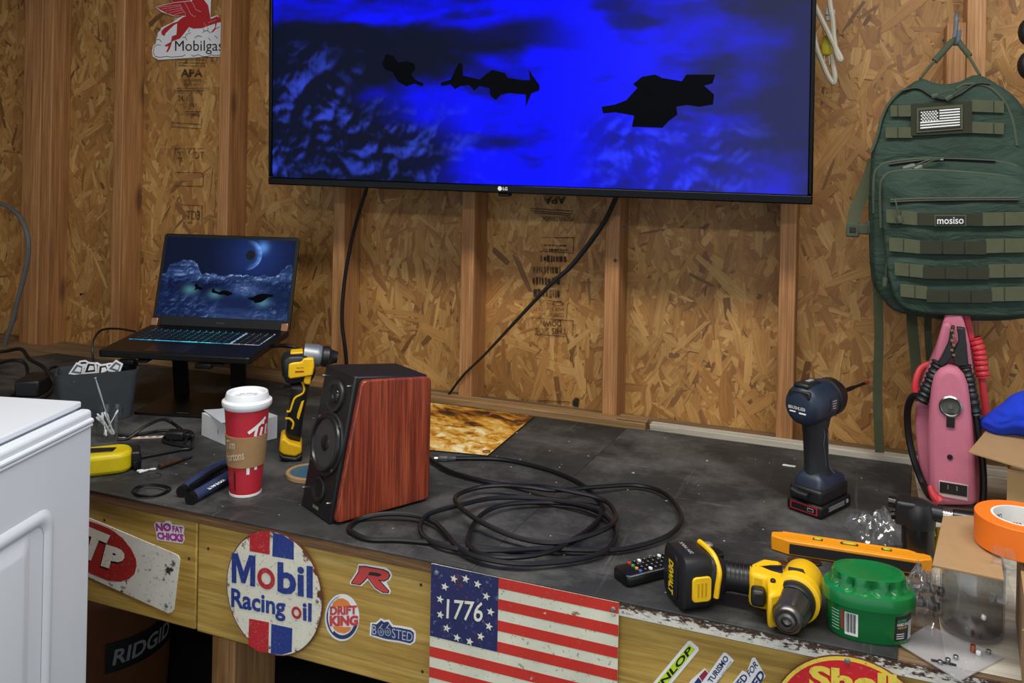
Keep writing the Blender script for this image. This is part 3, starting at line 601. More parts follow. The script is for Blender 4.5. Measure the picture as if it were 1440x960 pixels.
# stickers
VW = mat('sticker_white', 'e4e6ea', .4, var=.03); MAG = mat('sticker_magenta', 'a5348f', .4); NAV = mat('sticker_navy', '2a3560', .4); SRED = mat('sticker_red', 'c0413f', .4); ORG = mat('sticker_orange', 'd9823a', .4); SBK = mat('sticker_black', '1b1a20', .4)
s = Sign('sticker', 'small white and magenta sticker reading NO FAT CHICKS', 'sticker', 238, 748, group='stickers on the bench front')
s.poly('backing', k3([(388, 66), (400, 52), (440, 60), (455, 47), (480, 50), (490, 68), (550, 74), (558, 90), (553, 118), (560, 150), (548, 176), (470, 164), (405, 156), (398, 110)]), VW, .0002)
s.text('NO', k3([(395, 60), (482, 60), (486, 108), (400, 106)]), MAG, .0008, .06); s.text('FAT', k3([(490, 74), (550, 82), (552, 116), (492, 110)]), MAG, .0008, .05); s.text('CHICKS', k3([(403, 110), (555, 122), (552, 168), (408, 150)]), MAG, .0008, .06); s.line(k3([(450, 96), (476, 66)]), .0012, MAG, .0012)
k6 = cr(470, 780, 6.854)
s = Sign('sticker', 'red racing letter R sticker with black and white outline', 'sticker', 521, 813, group='stickers on the bench front')
Rr = [(247, 112), (300, 112), (400, 130), (480, 145), (520, 165), (535, 195), (520, 225), (480, 245), (425, 235), (525, 345), (520, 358), (468, 352), (400, 310), (322, 205), (285, 250), (250, 280), (172, 268), (240, 165)]
def grow(pts, d):
    cx = sum(p[0] for p in pts)/len(pts); cy = sum(p[1] for p in pts)/len(pts); n_ = len(pts); out = []
    for i, p in enumerate(pts):
        a, b = V((*pts[i-1], 0)), V((*pts[(i+1) % n_], 0)); t = (b-a).normalized(); out.append((p[0]+t.y*d, p[1]-t.x*d))
    return out
s.poly('backing', k6([(235, 85), (300, 88), (500, 120), (545, 158), (560, 195), (542, 238), (505, 262), (548, 350), (535, 378), (455, 370), (388, 325), (328, 242), (265, 300), (158, 284), (150, 262), (213, 165)]), VW, .0002); s.line(k6(Rr+Rr[:1]), .0032, SBK, .0009); s.poly('letter', k6(Rr), SRED, .0010); s.poly('letter_hole', k6([(345, 160), (400, 165), (452, 178), (458, 195), (430, 203), (380, 195), (330, 188)]), SBK, .0014)
s = Sign('sticker', 'round orange and white burger style sticker reading DRIFT KING', 'sticker', 482, 867, group='stickers on the bench front')
kd = k4
s.poly('backing', kd(ellipse(845, 592, 97, 132, 40)), VW, .0002); s.poly('bun', kd([(788, 530), (795, 505), (820, 485), (850, 482), (880, 498), (898, 530)]), ORG, .0006); s.poly('bun', kd([(793, 640), (898, 645), (890, 665), (860, 680), (825, 674), (803, 660)]), ORG, .0006)
s.text('DRIFT', kd([(778, 528), (930, 522), (930, 572), (778, 578)]), SRED, .0012, .05); s.text('KING', kd([(775, 580), (938, 578), (936, 636), (777, 640)]), SRED, .0012, .06)
sw = ellipse(848, 590, 90, 122, 26, 18, 262); b_ = ellipse(848, 590, 72, 100, 26, 30, 250)
s.poly('swoosh', kd(sw[:13]+b_[:13][::-1]), NAV, .0006); s.poly('swoosh', kd(sw[12:20]+ellipse(848, 590, 82, 114, 26, 30, 250)[12:20][::-1]), NAV, .0006); s.poly('swoosh', kd(sw[19:]+ellipse(848, 590, 84, 118, 26, 30, 250)[19:][::-1]), mat('sticker_blue', '4a7fae', .4), .0006)
s = Sign('sticker', 'navy sticker reading BOOSTED with turbo shaped letters', 'sticker', 552, 888, group='stickers on the bench front')
Bo = [(365, 660), (410, 665), (455, 625), (480, 645), (520, 638), (560, 690), (640, 700), (740, 720), (770, 745), (772, 790), (765, 830), (735, 852), (620, 825), (520, 812), (470, 800), (400, 778), (358, 770)]
s.poly('backing', k6(grow(Bo, 17)), VW, .0002); s.poly('panel', k6(grow(Bo, -2)), NAV, .0006)
LBL = mat('sticker_pale_blue', 'a9b3cc', .4)
s.text('B', k6([(370, 672), (410, 678), (410, 765), (370, 760)]), LBL, .0011, 0); s.text('STED', k6([(560, 702), (762, 745), (755, 835), (560, 795)]), LBL, .0011, 0)
for c in (452, 520): ring(s, k6([(c, 738)])[0], .0058, .0066, .0012, LBL, .0011); s.line(k6([(c-25, 715), (c+15, 665)]), .0015, LBL, .0011); ring(s, k6([(c, 738)])[0], .0024, .0026, .001, LBL, .0011)
# flag sign
k5 = cr(580, 760, 4.5)
xl, xr = AY(607, 800, YF-.0085).x, AY(869.5, 900, YF-.0085).x; ft = AY(700, 811, YF-.0085).z; shh = .0166
s = Sign('flag_tin_sign', 'worn tin flag sign with red stripes, ring of stars and 1776', 'sign', 738, 860, YF-.0085)
lx_, lr_ = xl-s.l.x, xr-s.l.x; z0 = ft-s.l.z; NF = 13
s.poly('plate', [(lx_, z0-NF*shh), (lr_, z0-NF*shh), (lr_, z0), (lx_, z0)], worn('flag_cream', 'd6d8c4', rust='8a4a26', amt=.625, sc=20), 0, .0012, False)
FR = worn('flag_red', 'c33027', rust='d3c3b0', amt=.645, sc=48, second='a85a4c'); FB = worn('flag_blue', '252a5c', rust='5b2f26', amt=.60, sc=24, second='6d6f93')
cxr = AY(701, 850, YF-.0085).x-s.l.x
for i in range(0, NF, 2): s.poly('red_stripe', [(lx_ if i > 6 else cxr, z0-(i+1)*shh), (lr_, z0-(i+1)*shh), (lr_, z0-i*shh), (lx_ if i > 6 else cxr, z0-i*shh)], FR, .0013, .0002, False)
s.poly('canton', [(lx_, z0-7*shh), (cxr, z0-7*shh), (cxr, z0), (lx_, z0)], FB, .0013, .0003, False)
FW = worn('flag_white_print', 'e3e3d6', rust='5a4a44', amt=.70)
def star(cx, cz, r, a0=90): return [(cx+(r if k % 2 == 0 else r*.42)*math.cos(math.radians(a0+36*k)), cz+(r if k % 2 == 0 else r*.42)*math.sin(math.radians(a0+36*k))) for k in range(10)]
for p in ((265, 238), (340, 238), (415, 272), (470, 348), (497, 447), (487, 538), (435, 602), (365, 635), (285, 610), (220, 550), (180, 465), (178, 367), (208, 288)):
    x, z = s.xz(k5([p])[0]); s.poly('star', star(x, z, .0068, 80), FW, .0018, .0002, False)
s.text('1776', k5([(212, 362), (452, 385), (446, 512), (218, 488)]), FW, .0023, .008, .12)
for p in ((155, 200), (1272, 430)): q = s.screw(k5([p])[0], .004); q.location.y = -.0008
# stickers on the right part of the apron
k8 = cr(880, 860, 3.6)
s = Sign('sticker', 'slanted lime green sticker reading DUNLOP in black letters', 'sticker', 955, 940, group='stickers on the bench front')
s.poly('backing', k8([(60, 455), (315, 148), (328, 146), (368, 180), (370, 194), (115, 505)]), VW, .0002); s.poly('panel', k8([(75, 456), (322, 163), (352, 188), (112, 480)]), mat('sticker_lime', 'b9d92b', .4), .0006)
s.text('DUNLOP', k8([(86, 452), (320, 170), (346, 190), (112, 472)]), SBK, .0011, .03, .15)
s = Sign('sticker', 'slanted white racing game sticker reading GRAN TURISMO in blue', 'sticker', 1000, 950, group='stickers on the bench front')
s.poly('backing', k8([(250, 470), (330, 345), (400, 284), (420, 310), (495, 205), (508, 206), (548, 245), (430, 400), (330, 500)]), VW, .0002); s.poly('red_block', k8([(372, 325), (402, 292), (418, 310), (388, 350)]), mat('sticker_crimson', '8d2c45', .4), .0006); s.poly('blue_block', k8([(330, 380), (368, 330), (385, 352), (350, 400)]), NAV, .0006)
s.text('TURISMO', k8([(412, 345), (502, 215), (524, 238), (436, 362)]), NAV, .0008, .03); s.text('GRAN', k8([(330, 450), (395, 365), (412, 385), (350, 470)]), NAV, .0008, .03); s.text('THE REAL DRIVING SIMULATOR', k8([(400, 440), (530, 246), (538, 252), (410, 450)]), NAV, .0008)
s = Sign('sticker', 'slanted white sticker reading NEED FOR SPEED in navy', 'sticker', 1048, 948, group='stickers on the bench front')
s.poly('backing', k8([(480, 440), (590, 296), (612, 305), (640, 232), (655, 230), (708, 325), (650, 400), (560, 480)]), VW, .0002)
s.text('NEED', k8([(520, 400), (595, 308), (622, 330), (550, 430)]), NAV, .0008, .03); s.text('FOR', k8([(612, 302), (655, 240), (672, 270), (630, 330)]), NAV, .0008, .02); s.text('SPEED', k8([(580, 440), (682, 285), (708, 322), (610, 470)]), NAV, .0008, .04)
# shell-brand round sign
a, b, c = [AY(*p, YF-.010) for p in ((1097, 960), (1185, 920.5), (1266, 954))]
A = M(((2*(b.x-a.x), 2*(b.z-a.z)), (2*(c.x-a.x), 2*(c.z-a.z)))); rh = V((b.x*b.x+b.z*b.z-a.x*a.x-a.z*a.z, c.x*c.x+c.z*c.z-a.x*a.x-a.z*a.z)); cc = A.inverted() @ rh
s = Sign('round_tin_sign', 'round red tin sign with yellow border reading Shell in yellow', 'sign', 1185, 930, YF-.010); ox, oz = cc.x-s.l.x, cc.y-s.l.z; rr_ = math.hypot(a.x-cc.x, a.z-cc.y)
YSH = worn('shell_yellow', 'e8cf4f', rust='6b3a22', amt=.66)
s.poly('rim', ellipse(ox, oz, rr_, rr_, 60), RUSTM, 0, .001, False); s.poly('border', ellipse(ox, oz, rr_-.0015, rr_-.0015, 60), YSH, .0012, .0003, False); s.poly('plate', ellipse(ox, oz, rr_-.0065, rr_-.0065, 60), worn('shell_red', 'c9202a', rust='4a1412', amt=.70), .0016, .0003, False)
s.text('Shell', k8([(928, 262), (1372, 312), (1372, 424), (928, 388)]), YSH, .0025, .045); q = s.screw(k8([(1122, 245)])[0], .004); q.location.y = -.0008
# winged horse sign on the sheathing
km = cr(205, 0, 10.667)
s = Sign('wall_sign', 'white cloud shaped sign with a red winged horse reading Mobilgas', 'sign', 262, 50, YO-.006)
s.poly('plate', km([(100, 765), (112, 700), (158, 652), (165, 590), (178, 505), (238, 420), (280, 395), (400, 340), (500, 268), (585, 232), (430, 246), (250, 184), (152, 110), (200, 88), (415, 42), (355, -30), (420, -140), (620, -210), (860, -260), (1000, -230), (1060, -100), (980, 20), (975, 262), (1082, 230), (1112, 290), (1120, 330), (1162, 350), (1162, 850), (900, 852), (700, 866), (400, 885), (200, 898), (112, 850)]), VW, 0, .002)
HR = mat('sign_red', 'b4242c', .4)
s.poly('horse', km([(640, 235), (560, 262), (485, 325), (400, 352), (285, 422), (240, 472), (248, 525), (290, 540), (305, 500), (365, 440), (430, 380), (480, 350), (468, 520), (400, 545), (385, 630), (290, 680), (308, 702), (352, 690), (312, 785), (340, 778), (370, 730), (405, 620), (520, 580), (585, 500), (655, 408), (720, 432), (850, 425), (930, 395), (1045, 355), (1048, 410), (985, 488), (1010, 490), (1055, 440), (1072, 345), (1150, 330), (1110, 270), (1075, 245), (980, 288), (960, 180), (942, 80), (880, 0), (920, -100), (1000, -150), (960, -200), (860, -200), (760, -60), (700, 10)]), HR, .002, .0004)
s.poly('wing', km([(168, 106), (420, 50), (610, 22), (690, 22), (722, 65), (765, 150), (840, 182), (740, 262), (620, 240), (440, 236), (330, 205), (235, 152)]), HR, .0024, .0003); s.poly('wing', km([(365, -25), (420, 38), (680, 8), (760, -80), (700, -150), (430, -120)]), HR, .0024, .0002)
PNK = mat('sign_pink', 'e2b4bd', .4)
for ln in ([(205, 112), (530, 72)], [(250, 140), (545, 92)], [(300, 168), (560, 120)], [(360, 196), (570, 148)], [(430, 222), (590, 178)], [(520, 60), (545, 130), (600, 190), (600, 240)], [(590, 35), (640, 120), (680, 210), (730, 250), (760, 240)], [(690, 22), (722, 65), (765, 150), (845, 180)], [(600, 240), (440, 238), (330, 205), (235, 152), (160, 108), (420, 46), (690, 18)], [(945, 345), (1060, 300)], [(885, 345), (915, 400)]): s.line(km(ln), .0012, PNK, .0030)
for ln in ([(125, 770), (130, 710), (180, 670), (235, 680)], [(120, 780), (150, 845), (220, 862), (330, 845), (380, 858), (560, 845), (600, 820)], [(170, 600), (210, 590), (245, 630)], [(600, 560), (620, 520), (680, 492)], [(560, 565), (600, 560), (628, 605)], [(740, 570), (790, 538), (850, 550)], [(860, 490), (890, 465), (940, 462), (975, 495)], [(1060, 430), (1115, 405)], [(945, 568), (980, 608)], [(650, 480), (665, 435)], [(870, 430), (885, 470)], [(940, 415), (935, 460)], [(180, 560), (185, 490), (235, 440)], [(690, 825), (720, 845), (800, 820), (850, 845), (940, 848), (990, 820), (1040, 835), (1160, 825)], [(1040, 535), (1085, 575)]): s.line(km(ln), .0018, SBK, .0026)
s.text('Mobilgas', km([(448, 612), (1168, 604), (1168, 815), (448, 815)]), SBK, .0030, .0)
# ------------------------------------------------------------------ speaker
p1, p2, p3 = P(412, 711), P(465, 740), P(600, 703); dv = (p3-p2).normalized(); rz = math.atan2(-dv.x, dv.y)
sp = thing('bookshelf_speaker', 'black bookshelf speaker with red walnut side panels', 'speaker', p2, rz)
SW_, DP, HF, HB, SL = .124, .205, .255, .237, .046      # width, depth, front height, back height, lean
VEN = mat('speaker_vinyl', '131416', .45, bump=.25, bscale=900)
MB().loft([[V((x, 0, .0)), V((x, DP, .0)), V((x, DP-.004, HB)), V((x, SL, HF))] for x in (-SW_+.006, -.006)]).build('cabinet', VEN, sp, bev=.003)
n = NT('walnut_veneer'); v = n.coords((70, 55, 2.4)); c = n.ramp(n.noise(v, 1, 5, .6, .5), [(.3, lin('6e2a1b')), (.5, lin('964029')), (.72, lin('b25a3b'))])
c = n.mix(n.ramp(n.noise(n.coords((420, 380, 9)), 1, 3), [(.42, (.6,)*3), (.6, G0)]), c, lin('3d130d')); n.base(c); n.set(Roughness=.32, Coat_Weight=.25); WAL = n.m
for x0, x1 in ((-.0058, .006), (-SW_-.004, -SW_+.0058)):
    out = [V((0, .006, .004)), V((0, DP-.002, .004)), V((0, DP-.002, HB-.002)), V((0, SL+.008, HF-.006))]
    pl = []
    for i in range(4):
        a, b, c_ = out[i-1], out[i], out[(i+1) % 4]; d1, d2 = (a-b).normalized(), (c_-b).normalized()
        for t in (0, .5, 1): pl.append(b+d1*.010*(1-t)**2+d2*.010*t*t)
    MB().loft([[V((x0, q.y, q.z)) for q in pl], [V((x1, q.y, q.z)) for q in pl]]).build('side_panel', WAL, sp, bev=.0025)
lean = math.atan2(SL, HF); FM = M.Rotation(-lean, 4, 'X') @ M.Rotation(math.pi/2, 4, 'X')   # lathe z -> outward of the front panel (local -y)
def onf(x, s_, pr, mt, name, n=40, par=None, sy=1):
    m = M.Translation((x, SL*s_/.259, HF*s_/.259)) @ M.Rotation(-lean, 4, 'X') @ M.Rotation(math.pi/2, 4, 'X')
    return MB().lathe(pr, n, m).build(name, mt, par or sp, smooth=40)
cx = -SW_/2
w_ = onf(cx, .128, [(.0585, -.001), (.0585, .0025), (.057, .004), (.0515, .004), (.0505, .003)], BLK, 'woofer')
onf(cx, .128, [(.0515, .003), (.0500, .0075), (.047, .0092), (.044, .0080), (.0420, .0035)], mat('woofer_surround', '1a1b1d', .3), 'surround', par=w_)
onf(cx, .128, [(.0425, .0045), (.035, .0026), (.018, .0010), (.012, .0008)], mat('woofer_cone', '33363b', .4), 'cone', par=w_, n=40)  # cone grey lightened to stand in for its bright highlights
onf(cx, .128, [(.0165, .0006), (.0160, .003), (.012, .0065), (.006, .0088), (.0001, .0094)], mat('dust_cap', '101113', .35), 'dust_cap', par=w_)
for a in range(4):
    t = math.radians(45+90*a); onf(cx+.0545*math.cos(t), .128+.0545*math.sin(t), [(.0032, .003), (.0032, .005), (.0016, .0052), (.0001, .0045)], STEEL, 'screw', 10, w_)
tw = onf(cx, .213, [(.0300, -.001), (.0300, .0025), (.0285, .0045), (.021, .0045), (.0185, .0025), (.0135, .0008)], BLK, 'tweeter')
onf(cx, .213, [(.0135, .0004), (.0132, .002), (.011, .0042), (.006, .0052), (.0001, .006)], mat('tweeter_dome', '1c1d1f', .18, coat=.5), 'dome', 24, tw)
for a in range(4):
    t = math.radians(45+90*a); onf(cx+.0255*math.cos(t), .213+.0255*math.sin(t), [(.002, .003), (.002, .0042), (.0001, .0046)], STEEL, 'screw', 8, tw)
onf(cx, .045, [(.0225, -.0005), (.0225, .0025), (.020, .0042), (.016, .0030), (.0125, .0006)], BLK, 'bass_port'); onf(cx, .045, [(.0150, .0003), (.0148, .0012), (.0001, .0010)], DBLK, 'port_hole')
for x, s_ in ((cx-.047, .035), (cx+.047, .035), (cx-.047, .24), (cx+.047, .24)): onf(x, s_, [(.0018, 0), (.0018, .007), (.0012, .008), (.0001, .008)], STEEL, 'grille_pin', 10)
text('lettering', 'EDIFIER', sp, mat('dim_gold_print', '9a9384', .4), .022, .0055, fn=lambda x, z: V((cx+x, SL*(.0135+z)/.259-.0006, HF*(.0135+z)/.259)), bold=.02)
# ------------------------------------------------------------------ coffee cup
cup, fr = bench_thing('coffee_cup', 'tall red paper coffee cup with white lid and brown sleeve', 'cup', 345, 692)
CR = mat('cup_red', 'b52534', .5, var=.05); KR = mat('kraft_sleeve', '9a7a53', .8, var=.1, scale=60)
H = .1745; rb, rt = .0292, .0422
R = lambda z: rb+(rt-rb)*z/H
cu = MB().lathe([(rb-.0015, .004), (rb-.0005, 0), (rb+.0002, .0005), (R(.0068), .0068), (R(H), H)], 48).build('paper_cup', CR, cup)
MB().lathe([(rb+.0001, .0002), (rb+.0008, .001), (R(.005)+.0006, .005), (R(.005), .0053)], 48, caps=False).build('bottom_rim', PRW, cup)
MB().lathe([(rt-.002, H-.010), (rt+.001, H-.009), (rt+.0038, H-.005), (rt+.0048, H), (rt+.0042, H+.004), (rt+.0005, H+.006), (rt-.0012, H+.0075), (rt-.003, H+.017), (rt-.004, H+.0195), (rt-.006, H+.020), (rt-.0085, H+.0185), (rt-.0095, H+.0125), (rt-.016, H+.0115), (.0001, H+.0115)], 48).build('lid', WHT, cup)
for i in range(9):
    a = i*.7; MB().box((math.cos(a)*.018, math.sin(a)*.014, H+.0118), (.010, .0028, .0008), ).build('lid_embossing', mat('lid_shadow_print', 'a9b0b5', .5), cup)
MB().box((.006, -.016, H+.0125), (.022, .010, .003)).build('sip_tab', WHT, cup, bev=.001)
sl0, sl1 = .058, .116
MB().lathe([(R(sl0)+.0002, sl0), (R(sl0)+.0018, sl0), (R(sl1)+.0018, sl1), (R(sl1)+.0002, sl1)], 48).build('sleeve', KR, cup)
def wrap(x0, z0, dr): return lambda x, z: V(((R(z0+z)+dr)*math.sin((x0+x)/R(z0+z)), -(R(z0+z)+dr)*math.cos((x0+x)/R(z0+z)), z0+z))
SLV = mat('sleeve_print', 'c9bba2', .6)
text('cup_lettering', 'Tim', cup, SLV, .021, .017, wrap(-.031, .102, .0026), rot=.12, bold=.012, shear=.3); text('cup_lettering', 'Hortons', cup, SLV, .042, .017, wrap(-.024, .080, .0026), rot=.22, bold=.012, shear=.3)
def bars(pts, wd, dr, mt, name='cup_lettering'):
    b = MB(); N = 6
    for (xa, za, xb, zb) in pts:
        d = V((xb-xa, zb-za)); d.normalize(); nn = V((-d.y, d.x))*wd/2; L, Rr_ = [], []
        for i in range(N+1):
            t = i/N; x, z = xa+(xb-xa)*t, za+(zb-za)*t; L.append(wrap(0, 0, dr)(x+nn.x, z+nn.y)); Rr_.append(wrap(0, 0, dr)(x-nn.x, z-nn.y))
        b.add(L+Rr_, [(i, i+1, N+2+i, N+1+i) for i in range(N)])
    return b.build(name, mt, cup, smooth=0)
bars([(.003, .125, .040, .149)], .006, .0008, PRW); bars([(.0205, .138, .016, .117), (.031, .132, .027, .117), (.043, .135, .040, .117), (.004, .0577, .004, .045), (.019, .0577, .018, .052)], .0055, .0008, PRW); bars([(.033, .1375, .0345, .1425)], .005, .0008, PRW)
bars([(-.019, .012, -.0205, .050), (-.0215, .015, -.022, .052)], .0012, .0008, PRK, 'fine_print')
# ------------------------------------------------------------------ yellow and black driver behind the speaker
yd, fr = bench_thing('cordless_driver', 'yellow and black cordless driver standing upright behind the speaker', 'power tool', 428, 641)
k4t = cr(380, 480, 5.333)
def lk(pts): return fr.qq(k4t(pts))
MB().puff(lk([(80, 130), (100, 90), (150, 75), (250, 70), (290, 85), (300, 200), (270, 290), (150, 310), (105, 300), (88, 240)]), 0, .032, both=True, inset=.3).build('motor_housing', BLK, yd, smooth=60)
MB().prism(lk([(142, 140), (180, 130), (235, 125), (250, 100), (325, 98), (330, 160), (318, 225), (240, 238), (150, 252), (136, 235)]), -.036, -.022).build('side_shell', YEL, yd, bev=.003)
MB().prism(lk([(235, 240), (310, 225), (300, 300), (255, 295)]), -.030, -.010).build('front_shell', YEL, yd, bev=.003); MB().prism(lk([(150, 72), (245, 64), (250, 88), (160, 98)]), -.018, .018).build('top_shell', YEL, yd, bev=.002)
text('lettering', 'MAX XR', yd, PRK, .014, .003, o=(*[fr.q(*k4t([(225, 168)])[0])[0]], -.0365, fr.q(*k4t([(225, 168)])[0])[1])); MB().box((fr.q(*k4t([(222, 195)])[0])[0], -.0363, fr.q(*k4t([(222, 195)])[0])[1]), (.018, .0006, .003)).build('red_label', mat('label_red', '9c2a22', .5), yd)
MB().puff(lk([(150, 290), (260, 280), (300, 300), (280, 420), (250, 560), (235, 690), (225, 745), (115, 735), (112, 640), (125, 520), (150, 400)]), 0, .021, both=True, inset=.35).build('grip', RUB, yd, smooth=60)
for ln in ([(180, 262), (220, 262), (250, 310), (248, 365), (190, 400), (170, 440), (150, 500), (125, 502)], [(115, 555), (150, 558), (175, 590), (165, 632)]): MB().tube([V((*fr.q(*p), 0)).xzy+V((0, -.0215, 0)) for p in k4t(ln)], .0022, 6, 4).build('grip_accent', YEL, yd)
MB().prism(lk([(235, 430), (255, 420), (235, 500), (215, 565), (200, 550), (205, 515)]), -.024, -.010).build('grip_badge', YEL, yd, bev=.001)
MB().prism(lk([(80, 700), (110, 685), (150, 720), (235, 745), (240, 800), (190, 830), (100, 815), (68, 790), (75, 740)]), -.034, .034).build('foot', YEL, yd, bev=.005); MB().prism(lk([(68, 795), (100, 818), (190, 832), (240, 802), (240, 855), (180, 868), (110, 860), (75, 840)]), -.034, .034).build('battery', DBLK, yd, bev=.004)
o0, o1 = fr.v(*k4t([(285, 100)])[0]), fr.v(*k4t([(505, 120)])[0]); dd = (o1-o0); L = dd.length; ang = math.atan2(dd.z, dd.x); NM = M.Translation(o0) @ M.Rotation(-ang, 4, 'Y') @ M.Rotation(math.pi/2, 4, 'Y')
MB().lathe([(.024, -.01), (.024, L*.30), (.022, L*.42), (.020, L*.45)], 24, NM).build('gear_case', mat('gearcase_grey', '8b9297', .4, .6), yd); MB().lathe([(.019, L*.44), (.022, L*.5), (.022, L*.7), (.016, L*.78), (.012, L), (.0001, L)], 24, NM).build('nose_cone', BLK, yd)
# ------------------------------------------------------------------ left end of the bench
bn, fr = bench_thing('fabric_bin', 'dark grey fabric bin holding white stickers', 'bin', 136, 586)
def binring(w_, d_, z): return [V((x, y, z)) for x, y in rrect(w_, d_, .016, 4)]
zt = fr.q(136, 519)[1]; zt = .118
FAB = mat('grey_fabric', '333a3f', .85, bump=.3, bscale=900)
MB().loft([binring(.155, .07, .001), binring(.168, .085, zt*.5), binring(.182, .10, zt), binring(.176, .094, zt), binring(.162, .079, zt*.5), binring(.149, .064, .006)]).build('pouch', FAB, bn, bev=0)
MB().box((-.078, -.047, zt-.028), (.005, .002, .016), M.Rotation(.3, 4, 'Y')).build('side_tag', mat('tag_orange', 'a8502f', .6), bn)
rg = random.Random(5)
for i in range(7):
    c = V((-.045+i*.014, rg.uniform(-.012, .02), zt-.004+.006*math.sin(i*1.1)+.004)); rt_ = M.Translation(c) @ M.Rotation(rg.uniform(-.5, .5), 4, 'Y') @ M.Rotation(rg.uniform(-.4, .1), 4, 'X')
    pts = ellipse(0, 0, .017, .014, 7+i % 3) if i % 2 else [(-.016, -.014), (.016, -.014), (.014, .012), (-.006, .016)]
    o = thing('loose_sticker', 'white and black sticker tucked in the grey fabric bin', 'sticker', V(bn.location)+M.Rotation(fr.rz, 3, 'Z') @ c, group='stickers in the fabric bin', rot=(0, 0, 0))
    o.rotation_euler = (M.Rotation(fr.rz, 4, 'Z') @ rt_).to_euler()
    MB().prism(pts, -.0004, .0004).build('backing', VW, o, smooth=0); MB().prism([(x*.7, z*.7) for x, z in pts], -.0008, -.0004).build('print', SBK if i % 3 else mat('sticker_slate', '5a6470', .5), o, smooth=0); MB().prism([(x*.42+.002, z*.38) for x, z in pts], -.0011, -.0008).build('print_detail', VW if i != 3 else ORG, o, smooth=0)
ad, fr = bench_thing('power_adapter', 'black power adapter brick beside the fabric bin', 'adapter', 48, 552, .5)
MB().box((0, 0, .022), (.062, .10, .044)).build('brick', BLK, ad, bev=.006); MB().tube([(0, .05, .02), (0, .065, .02)], .006, 8).build('strain_relief', RUB, ad)
cable('adapter_cable', 'thick black cable looping over the power adapter', [P(-40, 500, .927), P(-15, 497, .96), P(10, 493, 1.0), P(30, 491, 1.01), P(42, 505, .99), P(60, 515, .98), P(70, 528, .96), P(74, 545, .935), P(50, 566, .926), P(20, 572, .926), P(-20, 560, .926)], .005)
cable('adapter_cable', 'black cable running low past the power adapter', [P(-40, 528, .93), P(-5, 512, .97), P(20, 506, .985), P(36, 512, .975), P(38, 530, .95), P(28, 548, .93), P(0, 566, .926)], .0045)
cable('adapter_cable', 'black cable curving between the power adapter and the fabric bin', [P(30, 552, .926), P(55, 545, .93), P(63, 528, .95), P(70, 518, .965), P(80, 516, .965), P(88, 522, .95), P(92, 528, .935), P(100, 530, .926)], .0045)
gl, fr = bench_thing('glass_tumbler', 'small clear glass holding cotton swabs', 'glass', 152, 617)
gh = fr.q(152, 573)[1]
GLS = clear('clear_glass', (.97, .98, .98), .02, .05)
MB().lathe([(.0001, 0), (.0235, 0), (.0245, .003), (.0315, gh), (.0298, gh), (.0225, .008), (.0001, .008)], 36).build('tumbler', GLS, gl)
def swab(name, label, a, b, group='cotton swabs', loc=None):
    a, b = V(a), V(b); c = (a+b)/2; t = thing(name, label, 'cotton swab', c, group=group)
    a, b = a-c, b-c; d = (b-a).normalized(); MB().tube([a, b], .0012, 6).build('stick', PRW, t)
    for e, s_ in ((a, 1), (b, -1)): MB().tube([e-d*.001*s_, e+d*.002*s_, e+d*.009*s_, e+d*.013*s_], lambda q: .0026*math.sin(math.pi*(.15+.7*q)), 8).build('cotton_tip', WHT, t)
    return t
gL = V(gl.location); GR = M.Rotation(fr.rz, 3, 'Z')
for i, (x0, y0, x1, y1, z1) in enumerate(((.004, .006, -.024, .006, .072), (.008, -.004, -.017, -.006, .070), (.010, .004, -.009, .010, .074), (.012, -.006, -.004, -.010, .076), (-.008, .0, .020, .004, .078), (.006, .010, -.026, -.004, .066), (-.004, -.01, -.014, .012, .072))):
    swab('cotton_swab', 'white cotton swab standing in the small clear glass', gL+GR @ V((x0, y0, .011)), gL+GR @ V((x1*.95, y1, z1*gh*.84/.075)), 'cotton swabs in the glass')
pk = thing('metal_pick', 'slender metal spatula pick leaning in the glass of cotton swabs', 'pick', gL)
a, b = GR @ V((.010, -.012, .012)), V(fr.l*0)+GR @ V((fr.q(134, 532)[0], -.012, fr.q(134, 532)[1]+.005)); MB().tube([a, a.lerp(b, .5), a.lerp(b, .75), a.lerp(b, .93), b], lambda t: .0011+.0009*math.exp(-((t-.5)/.18)**2)+.0018*sm(.85, .97, t)*(1-sm(.98, 1, t)*.6), 8, 6).build('shaft', mat('bright_steel', 'c9cccf', .3, .35), pk)
# tape measure
tm, fr = bench_thing('tape_measure', 'yellow tape measure with black trim in front of the glass', 'tape measure', 150, 668)
hp = fr.hh([(100, 668), (112, 684), (140, 687), (165, 682), (185, 672), (190, 662), (186, 655), (160, 652), (120, 654), (102, 660)])
hp = [(x, y) for x, y in rrect(.118, .072, .030, 6, -.012, .03)]
MB().slab(hp, .0, .042).build('case', YEL if False else mat('tape_yellow', 'd9c40f', .4, dirt='5b5110', dirt_at=.7), tm, bev=.009, seg=3)
MB().slab([(-.05, .022), (.010, .012), (.018, .036), (-.04, .05)], .0415, .0435).build('lock_button', BLK, tm, bev=.001); MB().box((.052, .038, .02), (.022, .05, .032)).build('mouth', BLK, tm, bev=.004); MB().slab([(.05, .0), (.064, .01), (.066, .05), (.05, .055)], .003, .02).build('bumper', RUB, tm, bev=.002)
